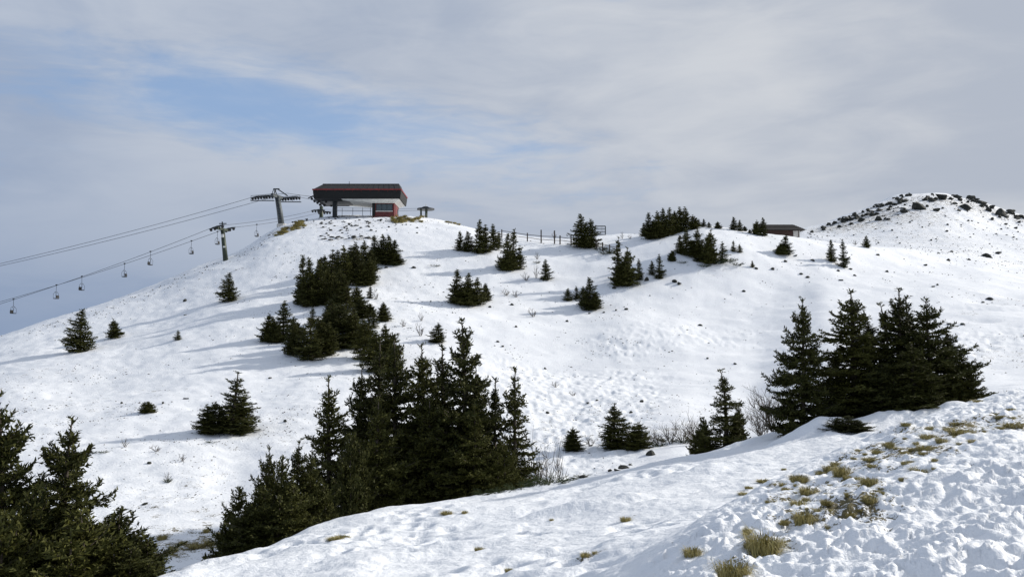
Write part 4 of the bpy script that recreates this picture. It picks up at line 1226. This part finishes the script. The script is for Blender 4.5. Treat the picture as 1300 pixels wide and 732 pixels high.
roof = part(MB().loft([rect(x0 - .02, x1 + .02, ys0 - .02, ys1 + .02, z_band + 0.02), rect(x0 + 1.05, x1 - .62, ys0 + 2.3, ys1 - 2.3, z_top)]), 'roof', M['roof'], st)
for k in range(1, 16):                                   # standing seams of the sheet roof
    t = k / 16
    p0 = Vector((x0 + (x1 - x0) * t, ys0 - .02, z_band + .05)); p1 = Vector((x0 + 1.05 + (x1 - x0 - 1.67) * t, ys0 + 2.3, z_top + .02))
    part(MB().tube([p0, p1], 0.03, 4), 'seam', M['roof'], roof)
part(MB().box(((x0 + x1) / 2 + .2, YF + 4, z_top + .04), (x1 - x0 - 1.6, 3.5, 0.08)), 'ridge_cap', M['roof'], roof)
band = part(MB().loft([rect(x0 - .10, x1 + .10, ys0 - .10, ys1 + .10, z_band - 0.10), rect(x0 - .10, x1 + .10, ys0 - .10, ys1 + .10, z_band + 0.10)]), 'red_trim', M['red'], st)
tag(band, 'dull red trim band round the roof')
part(MB().loft([rect(x0 + .12, x1 - .12, ys0 + .12, ys1 - .12, z_bot), rect(x0, x1, ys0, ys1, z_mid), rect(x0, x1, ys0, ys1, z_band - .104)]), 'fascia', M['fascia'], st)
for k in range(10):                                      # faint red panel joints along the fascia
    t = (k + .5) / 10
    part(MB().box((x0 + (x1 - x0) * t, ys0 - .015, (z_mid + z_band) / 2 - .03), (0.05, 0.03, z_band - z_mid - .22)), 'panel_joint', M['dark_red'], st)
sx0, sx1 = X_at(432, YF), X_at(509, YF)
part(MB().loft([rect(X_at(470, YF), sx1 - 1.1, ys0 + 1.0, ys1 - 1.6, z_bot - .52), rect(sx0, sx1 - .35, ys0 + .25, ys1 - .3, z_bot - .012)]), 'soffit', M['soffit'], st)
part(MB().box(((x0 + sx0) / 2 + .3, YF + 4, z_bot - .06), (sx0 - x0 - 1.2, 4.6, 0.14)), 'drive_beam', M['dark_steel'], st)
zg = ground(st_base.x, YF + 2)
def post(pa, pb, yc, dy, mat, name='post'):
    xa, xb = X_at(pa, YF), X_at(pb, YF)
    gz_ = ground((xa + xb) / 2, yc) - .4
    return part(MB().box(((xa + xb) / 2, yc, (gz_ + z_bot + .05) / 2), (xb - xa, dy, z_bot + .05 - gz_)), name, mat, st)
post(417.2, 422.4, YF + 3.0, .7, M['dark_steel'])
# control cabin
ca, cb = X_at(471, YF), X_at(499, YF)
cy0, cy1 = YF + 1.3, YF + 6.5
gz_ = ground((ca + cb) / 2, cy0) - .4
zc1 = z_bot - .45
cab = part(MB().box(((ca + cb) / 2, (cy0 + cy1) / 2, (gz_ + zc1) / 2), (cb - ca, cy1 - cy0, zc1 - gz_)), 'cabin', M['dark_red'], st)
def wpart(pa, pb, py0, py1, y, dy, name, mat, parent):
    xa, xb = X_at(pa, YF), X_at(pb, YF)
    za, zb = Z_at(py1, YF), Z_at(py0, YF)
    return part(MB().box(((xa + xb) / 2, y, (za + zb) / 2), (xb - xa, dy, zb - za)), name, mat, parent)
wpart(470.6, 474.2, 255.2, 272.5, cy0 - .05, .16, 'corner_pillar', M['fascia'], cab)
win = wpart(475.6, 496.6, 257.2, 266.2, cy0 - .02, .08, 'window', M['dark_steel'], cab)
for k in range(3):
    wpart(476.2 + k * 6.8, 482.4 + k * 6.8, 257.8, 265.6, cy0 - .07, .03, 'pane', M['glass'], win)
wpart(475.2, 497.0, 266.2, 267.0, cy0 - .08, .16, 'window_sill', M['soffit'], cab)
part(MB().box((cb + .02, (cy0 + cy1) / 2 - .6, (gz_ + zc1) / 2 + .3), (0.06, 1.0, 2.0)), 'door', M['red'], cab)
part(MB().box((cb + .03, cy1 - 1.0, zc1 - .9), (0.05, 1.1, .8)), 'side_window', M['glass'], cab)
part(MB().box((cb - .06, cy0 - .03, (gz_ + zc1) / 2), (.16, .1, zc1 - gz_)), 'corner_pillar', M['red'], cab)
part(MB().tube([(X_at(436.5, YF), YF + 4, z_top), (X_at(436.5, YF), YF + 4, z_top + .75)], .045, 5), 'antenna', M['dark_steel'], st)
# bullwheel beam and guide sheaves sticking out on the line side
zb_ = Z_at(246, YF)
gb2 = part(MB().tube([(x0 + .4, YF + 2, zb_ - .2), (x0 - .5, YF + 2, zb_ - .05), (x0 - 1.2, YF + 2, zb_ - .35)], [.16, .13, .08], 6), 'guide_arm', M['dark_steel'], st)
part(MB().tube([(x0 + .4, YF + 6, zb_ - .2), (x0 - .5, YF + 6, zb_ - .05), (x0 - 1.2, YF + 6, zb_ - .35)], [.16, .13, .08], 6), 'guide_arm', M['dark_steel'], st)
for (dx, dz) in ((-.6, -.45), (-.2, -.75), (.5, -.85), (1.6, -.9)):
    for yq in (YF + 2, YF + 6):
        part(MB().tube([(x0 + dx, yq - .08, zb_ + dz), (x0 + dx, yq + .08, zb_ + dz)], .2, 10), 'sheave', M['rubber'], st)
bw = MB()
bw.tube([(x0 + 4.2, YF + 4, z_bot - .12), (x0 + 4.2, YF + 4, z_bot + .05)], 2.2, 28)
part(bw, 'bullwheel', M['dark_steel'], st)
# safety railing on the platform
rl = empty('platform_railing', Vector((X_at(445, 141), 141, ground(X_at(445, 141), 141))))
tag(rl, 'thin pipe railing between the station post and the cabin', 'railing')
for px in (424, 434, 447.5, 460, 470):
    p = Vector((X_at(px, 141), 141, ground(X_at(px, 141), 141)))
    part(MB().tube([(p.x, p.y, p.z - .3), (p.x, p.y, Z_at(263.5, 141))], .035, 5), 'post', M['dark_steel'], rl)
for pyy in (263.7, 267.0):
    part(MB().tube([(X_at(423, 141), 141, Z_at(pyy, 141)), (X_at(471, 141), 141, Z_at(pyy + .8, 141))], .03, 5), 'rail', M['dark_steel'], rl)

# ------------------------------------------------------------------ lift towers, ropes, chairs
def catenary(a, b, sag, n=24):
    return [a.lerp(b, i / n) + Vector((0, 0, -4 * sag * (i / n) * (1 - i / n))) for i in range(n + 1)]


def rope(pts, label, group, r):
    mb = MB().tube(pts, r, 5)
    tag(mb.build('haul_rope', M['cable']), label, 'cable', group)


def sheave_train(t, c, d, length, mat, n=8):
    """beam with a row of wheels under the rope, as one part with the wheels as sub-parts"""
    d = d.normalized()
    mb = MB().tube([c - d * length / 2, c - d * length * .25 + Vector((0, 0, .06)), c + d * length * .25 + Vector((0, 0, .06)), c + d * length / 2], [.07, .13, .13, .07], 6)
    b = part(mb, 'sheave_beam', mat, t)
    side = d.cross(Vector((0, 0, 1))).normalized()
    for k in range(n):
        p = c + d * length * ((k + .5) / n - .5) + Vector((0, 0, -.16 if k % 1 == 0 else 0))
        part(MB().tube([p - side * .09, p + side * .09], .17, 10), 'sheave', M['rubber'], b)
    return b


# tower of the newer lift
TY = 134.0
tb = hit(358, 286, 60, 200); tb = Vector((tb.x, tb.y, tb.z))
TY = tb.y
head = at(352, 250, TY)
tw = empty('lift_tower', tb)
tag(tw, 'tall grey steel lift tower with long sheave trains beside the station', 'lift tower', 'lift towers')
part(MB().tube([tb - Vector((0, 0, .6)), tb.lerp(head, .5), head], [.46, .42, .36], 14), 'mast', M['steel'], tw, True)
part(MB().tube([tb - Vector((0, 0, .3)), tb + Vector((0, 0, .18))], .75, 14), 'footing', M['plaster'], tw)
arm_d = Vector((0.30, 1.35, 0.0))
line_d = (at(330, 255, TY) - at(381, 250.5, TY)).normalized()
part(MB().box(tuple(head + Vector((0, 0, .05))), (.42, 3.2, .45), math.atan2(-arm_d.x, arm_d.y)), 'crossarm', M['steel'], tw)
for s in (-1, 1):
    c = head + arm_d * s + Vector((0, 0, -.08)) + line_d * (1.5 if s < 0 else -1.2)
    sheave_train(tw, c, line_d, 3.3, M['dark_steel'], 8)
    pl = part(MB().box(tuple(c + Vector((0, 0, -.55))), (3.4, .6, .06), math.atan2(line_d.y, line_d.x)), 'platform', M['dark_steel'], tw)
    for q in (-1.6, -.5, .5, 1.6):
        pq = c + line_d * q
        part(MB().tube([pq + Vector((0, -.32, -.55)), pq + Vector((0, -.32, .28))], .03, 4), 'stanchion', M['dark_steel'], pl)
    part(MB().tube([c + line_d * -1.6 + Vector((0, -.32, .25)), c + line_d * 1.6 + Vector((0, -.32, .25))], .03, 4), 'handrail', M['dark_steel'], pl)
top = at(350, 240, TY)
part(MB().tube([head + Vector((-.25, -.8, .2)), top + Vector((-.1, 0, 0))], .08, 6), 'lifting_frame', M['dark_steel'], tw)
part(MB().tube([head + Vector((-.25, .8, .2)), top + Vector((-.1, 0, 0))], .08, 6), 'lifting_frame', M['dark_steel'], tw)
part(MB().tube([top + Vector((-.35, 0, 0)), top + Vector((.55, 0, 0))], .11, 6), 'lifting_beam', M['dark_steel'], tw)
part(MB().tube([top + Vector((.3, 0, 0)), at(365, 248.5, TY)], .09, 6), 'lifting_brace', M['dark_steel'], tw)
part(MB().tube([top + Vector((-.3, 0, 0)), at(344, 250, TY)], .05, 6), 'lifting_brace', M['dark_steel'], tw)
for k in range(9):                                       # ladder rungs up the mast
    p = tb.lerp(head, .12 + .09 * k)
    part(MB().tube([p + Vector((-.2, -.52, 0)), p + Vector((.2, -.52, 0))], .025, 4), 'ladder_rung', M['dark_steel'], tw)
for dx in (-.2, .2):
    part(MB().tube([tb.lerp(head, .08) + Vector((dx, -.52, 0)), tb.lerp(head, .9) + Vector((dx, -.50, 0))], .03, 4), 'ladder_rail', M['dark_steel'], tw)
GC1 = 'haul ropes of the newer lift'
for s, lb in ((-1, 'haul rope of the newer lift on the side facing the slope'), (1, 'haul rope of the newer lift on the far side')):
    c = head + arm_d * s + Vector((0, 0, .12))
    e = c + line_d * 2.4
    p_out = at(0, 328 if s > 0 else 325.0, TY - 2 + s * 1.4)
    d = p_out - e
    p_out = e + d * 1.9
    stn = Vector((x0 - .3, YF + 4 + s * 2.0, zb_ - .1))
    pts = catenary(p_out, e, 1.1, 26) + [c, c - line_d * 2.2] + catenary(c - line_d * 2.2, stn, 0.05, 4)[1:] + [Vector((x0 + 4.2, YF + 4 + s * 2.1, z_bot - .03))]
    rope(pts, lb, GC1, 0.029)
# pale rope clips that show as knots near the tower
for (px, py) in ((297, 260.3), (270, 271.5)):
    pass

# older, lower lift: green tower, head frame behind the station, end wheel on the summit
GT2 = 'towers of the older lift'
b2 = hit(287, 330, 60, 200)
h2 = at(282.5, 291, b2.y + .3)
t2 = empty('lift_tower', b2)
tag(t2, 'short mossy-green lift tower with a T-shaped head on the ridge', 'lift tower', GT2)
part(MB().tube([b2 - Vector((0, 0, .5)), h2], [.34, .26], 12), 'mast', M['green_steel'], t2, True)
part(MB().box(tuple(h2), (.3, 2.5, .3), -.25), 'crossarm', M['green_steel'], t2)
l2d = (at(330, 280.5, b2.y + 6) - at(0, 375, b2.y - 8)).normalized()
for s in (-1, 1):
    sheave_train(t2, h2 + Vector((.37 * s, 1.1 * s, .12)), l2d, 2.0, M['dark_steel'], 4)
part(MB().tube([h2, h2 + Vector((-.05, 0, 1.0))], [.12, .08], 6), 'lifting_post', M['dark_steel'], t2)
part(MB().tube([h2 + Vector((-.45, 0, .75)), h2 + Vector((.5, 0, .75))], .07, 6), 'lifting_beam', M['dark_steel'], t2)
part(MB().box(tuple(b2.lerp(h2, .78) + Vector((0, -.33, 0))), (.34, .12, .42)), 'number_plate', M['soffit'], t2)
part(MB().box(tuple(b2.lerp(h2, .42) + Vector((0.05, -.36, 0))), (.26, .10, .2)), 'junction_box', M['soffit'], t2)
Y3 = 150.0
h3 = at(408, 268, Y3)
b3 = Vector((h3.x, h3.y, ground(h3.x, h3.y)))
t3 = empty('lift_tower', b3)
tag(t3, 'squat dark lift tower half hidden behind the station post', 'lift tower', GT2)
part(MB().tube([b3 - Vector((0, 0, .5)), at(408, 262, Y3)], [.36, .3], 10), 'mast', M['green_steel'], t3, True)
part(MB().box(tuple(h3), (.34, 2.5, .34), -.2), 'crossarm', M['dark_steel'], t3)
for s in (-1, 1):
    sheave_train(t3, h3 + Vector((.3 * s, 1.1 * s, -.05)), Vector((1, .1, .03)), 2.3, M['dark_steel'], 5)
part(MB().tube([at(408, 262, Y3), at(406.5, 253, Y3)], [.12, .08], 6), 'lifting_post', M['dark_steel'], t3)
Y4 = 152.0
h4 = at(540.5, 264.8, Y4)
b4 = Vector((h4.x, h4.y, ground(h4.x, h4.y)))
t4 = empty('return_station', b4)
tag(t4, 'small return wheel on two short posts beside the grassy hump', 'lift station')
part(MB().tube([h4 + Vector((0, 0, -.22)), h4 + Vector((0, 0, 0))], 1.5, 24), 'bullwheel', M['dark_steel'], t4)
for (dx, dy) in ((-.75, -.6), (.1, .6), (.1, -.6)):
    part(MB().tube([Vector((h4.x + dx, h4.y + dy, b4.z - .4)), Vector((h4.x + dx, h4.y + dy, h4.z - .2))], .16, 8), 'post', M['green_steel'], t4)
part(MB().loft([[(h4.x - .9, h4.y - .5, h4.z), (h4.x + .9, h4.y - .5, h4.z), (h4.x + .9, h4.y + .5, h4.z), (h4.x - .9, h4.y + .5, h4.z)],
                [(h4.x - .3, h4.y - .3, h4.z + .35), (h4.x + .3, h4.y - .3, h4.z + .35), (h4.x + .3, h4.y + .3, h4.z + .35), (h4.x - .3, h4.y + .3, h4.z + .35)]]), 'housing', M['dark_steel'], t4)
part(MB().tube([h4 + Vector((0, 0, .3)), h4 + Vector((0, 0, .8))], .06, 6), 'lamp', M['soffit'], t4)
GC2 = 'haul ropes of the older lift'
LOW = {}
for s, lb in ((-1, 'lower haul rope with the hanging chairs, slope side'), (1, 'lower haul rope with the hanging chairs, far side')):
    p2 = h2 + Vector((.37 * s, 1.1 * s, .32))
    p3 = h3 + Vector((.3 * s, 1.1 * s, .15))
    p4 = h4 + Vector((0, 1.1 * s, -.1))
    pL = at(0, 376.5 if s < 0 else 374.0, b2.y - 8 + 1.1 * s)
    pL = p2 + (pL - p2) * 1.7
    pts = catenary(pL, p2, 0.9, 30) + catenary(p2, p3, .35, 8)[1:] + catenary(p3, p4, .1, 6)[1:]
    LOW[s] = pts
    rope(pts, lb, GC2, 0.024)


def on_rope(pts, px):
    best = None
    for a, b in zip(pts[:-1], pts[1:]):
        pa = CX + a.x / a.y * FPX; pb = CX + b.x / b.y * FPX
        if min(pa, pb) <= px <= max(pa, pb):
            return a.lerp(b, (px - pa) / (pb - pa + 1e-9))
    return best


def chair_mesh():
    P = {}
    P['hanger'] = MB().tube([(0, 0, .06), (0, 0, -.1), (.03, 0, -.9), (.03, 0, -1.0)], .035, 6)
    fr = MB()
    fr.tube([(-.30, -.5, -1.95), (-.16, -.5, -1.15), (.03, -.5, -1.0), (.03, .5, -1.0), (-.16, .5, -1.15), (-.30, .5, -1.95)], .03, 5)
    fr.tube([(.34, -.5, -1.35), (.03, -.5, -1.02)], .026, 5).tube([(.34, .5, -1.35), (.03, .5, -1.02)], .026, 5)
    fr.tube([(.34, -.5, -1.35), (.30, -.5, -1.92)], .026, 5).tube([(.34, .5, -1.35), (.30, .5, -1.92)], .026, 5)
    P['frame'] = fr
    P['seat'] = MB().box((0, 0, -1.95), (.62, 1.08, .10))
    P['backrest'] = MB().loft([[(-.36, -.54, -1.88), (-.30, -.54, -1.88), (-.30, .54, -1.88), (-.36, .54, -1.88)], [(-.30, -.54, -1.48), (-.25, -.54, -1.48), (-.25, .54, -1.48), (-.30, .54, -1.48)]])
    P['grip'] = MB().box((0, 0, .06), (.34, .14, .16))
    return {k: mesh_from(k, b.v, b.f, M['rubber'] if k in ('seat', 'backrest') else M['dark_steel']) for k, b in P.items()}


CH = chair_mesh()
for i, (px, s) in enumerate([(16.5, -1), (70.5, 1), (102.5, -1), (156.5, 1), (189, -1), (241, 1), (274, 1), (324, 1), (-40, -1)]):
    p = on_rope(LOW[s], px)
    if p is None: continue
    c = empty('lift_chair', p)
    c.rotation_euler = (0, 0, 0 if s < 0 else math.pi)
    c.scale = (.62, .62, .84)
    for k, mm in CH.items():
        link(k, mm, c)
    lb = 'empty double lift chair hanging from the lower rope'
    if px == 274: lb = 'empty lift chair passing right beside the green tower'
    if px == 324: lb = 'empty lift chair hanging between the green tower and the tall grey tower'
    tag(c, lb, 'lift chair', 'chairs on the older lift')

# ------------------------------------------------------------------ fence, grid panel, hut
def fence(pxs, name, label, tall=()):
    pts = []
    for (px, py) in pxs:
        pts.append(hit(px, py, 60, 200))
    e = empty(name, pts[0]); tag(e, label, 'fence', 'fences on the crest')
    for (px, py), p in zip(pxs, pts):
        h = 1.75 if px in tall else 1.15
        part(MB().box((p.x, p.y, p.z + h / 2 - .2), (.15, .14, h + .4), rnd.uniform(-.2, .2)), 'post', M['wood'], e)
    for a, b in zip(pts[:-1], pts[1:]):
        for hz in (.48, .92):
            part(MB().tube([a + Vector((0, -.1, hz + rnd.uniform(-.05, .05))), b + Vector((0, -.1, hz + rnd.uniform(-.05, .05)))], .038, 5), 'rail', M['wood'], e)


fence([(637, 302), (653, 304), (669.5, 306.5), (687, 308.5), (704, 309.5), (711, 310), (725, 311.5), (732, 312.5)], 'wooden_fence', 'weathered wooden post-and-rail fence on the crest before the stout spruces', (687, 704))
fence([(757, 316), (765, 319), (774, 322), (783, 324)], 'wooden_fence', 'short sagging run of wooden fence below the grid panel')
pg = at(762, 300, 128.0); pg.z = ground(pg.x, pg.y)
gp = empty('grid_panel', pg); tag(gp, 'dark upright metal grid panel beside the stout spruce pair', 'panel')
zt, zb2 = Z_at(287, 128), Z_at(301.5, 128)
xa, xb = X_at(755.3, 128), X_at(768.7, 128)
for x in (xa, xb):
    part(MB().box((x, 128, (zt + pg.z - .4) / 2), (.12, .12, zt - pg.z + .4)), 'post', M['dark_steel'], gp)
for k in range(5):
    z = zb2 + (zt - zb2) * k / 4
    part(MB().box(((xa + xb) / 2, 128, z), (xb - xa, .07, .07 if k not in (0, 4) else .12)), 'bar', M['dark_steel'], gp)
for k in range(1, 8):
    x = xa + (xb - xa) * k / 8
    part(MB().box((x, 128.055, (zt + zb2) / 2), (.035, .035, zt - zb2)), 'bar', M['dark_steel'], gp)
HY = 134.0
hx0, hx1 = X_at(967, HY), X_at(1019, HY)
hz0, hz1 = Z_at(292.5, HY), Z_at(282.5, HY)
hb = Vector(((hx0 + hx1) / 2, HY + 2.5, ground((hx0 + hx1) / 2, HY + 2.5)))
hut = empty('mountain_hut', hb); tag(hut, 'low brown hut with a broad shingle roof sunk behind the knoll', 'hut')
rf = part(MB().loft([rect(hx0 - .3, hx1 + .25, HY - .5, HY + 5.5, hz0), rect(hx0 - .3, hx1 + .25, HY - .5, HY + 5.5, hz0 + .12), rect(hx0 + .1, hx1 - .75, HY + 2.2, HY + 2.8, hz1)]), 'roof', M['hut_roof'], hut)
for k in range(1, 6):
    t = k / 6
    part(MB().tube([(hx0 - .3 + .4 * t, HY - .5 + 2.7 * t, hz0 + .14 + (hz1 - hz0 - .12) * t), (hx1 + .25 - t, HY - .5 + 2.7 * t, hz0 + .14 + (hz1 - hz0 - .12) * t)], .035, 4), 'batten', M['hut_roof'], rf)
wl = part(MB().box(((hx0 + hx1) / 2 - .2, HY + 2.5, (hz0 + hb.z - .5) / 2), (hx1 - hx0 - .5, 5.0, hz0 - hb.z + .5)), 'wall', M['hut_wall'], hut)
wx0, wx1 = X_at(1007, HY), X_at(1013, HY)
part(MB().box(((wx0 + wx1) / 2, HY - .03, hz0 - .5), (wx1 - wx0, .08, .9)), 'window', M['plaster'], hut)
part(MB().box((hx1 - .5, HY + 2.5, (hz0 + hb.z - .5) / 2), (.16, 5.06, hz0 - hb.z + .44)), 'end_wall', M['plaster'], hut)
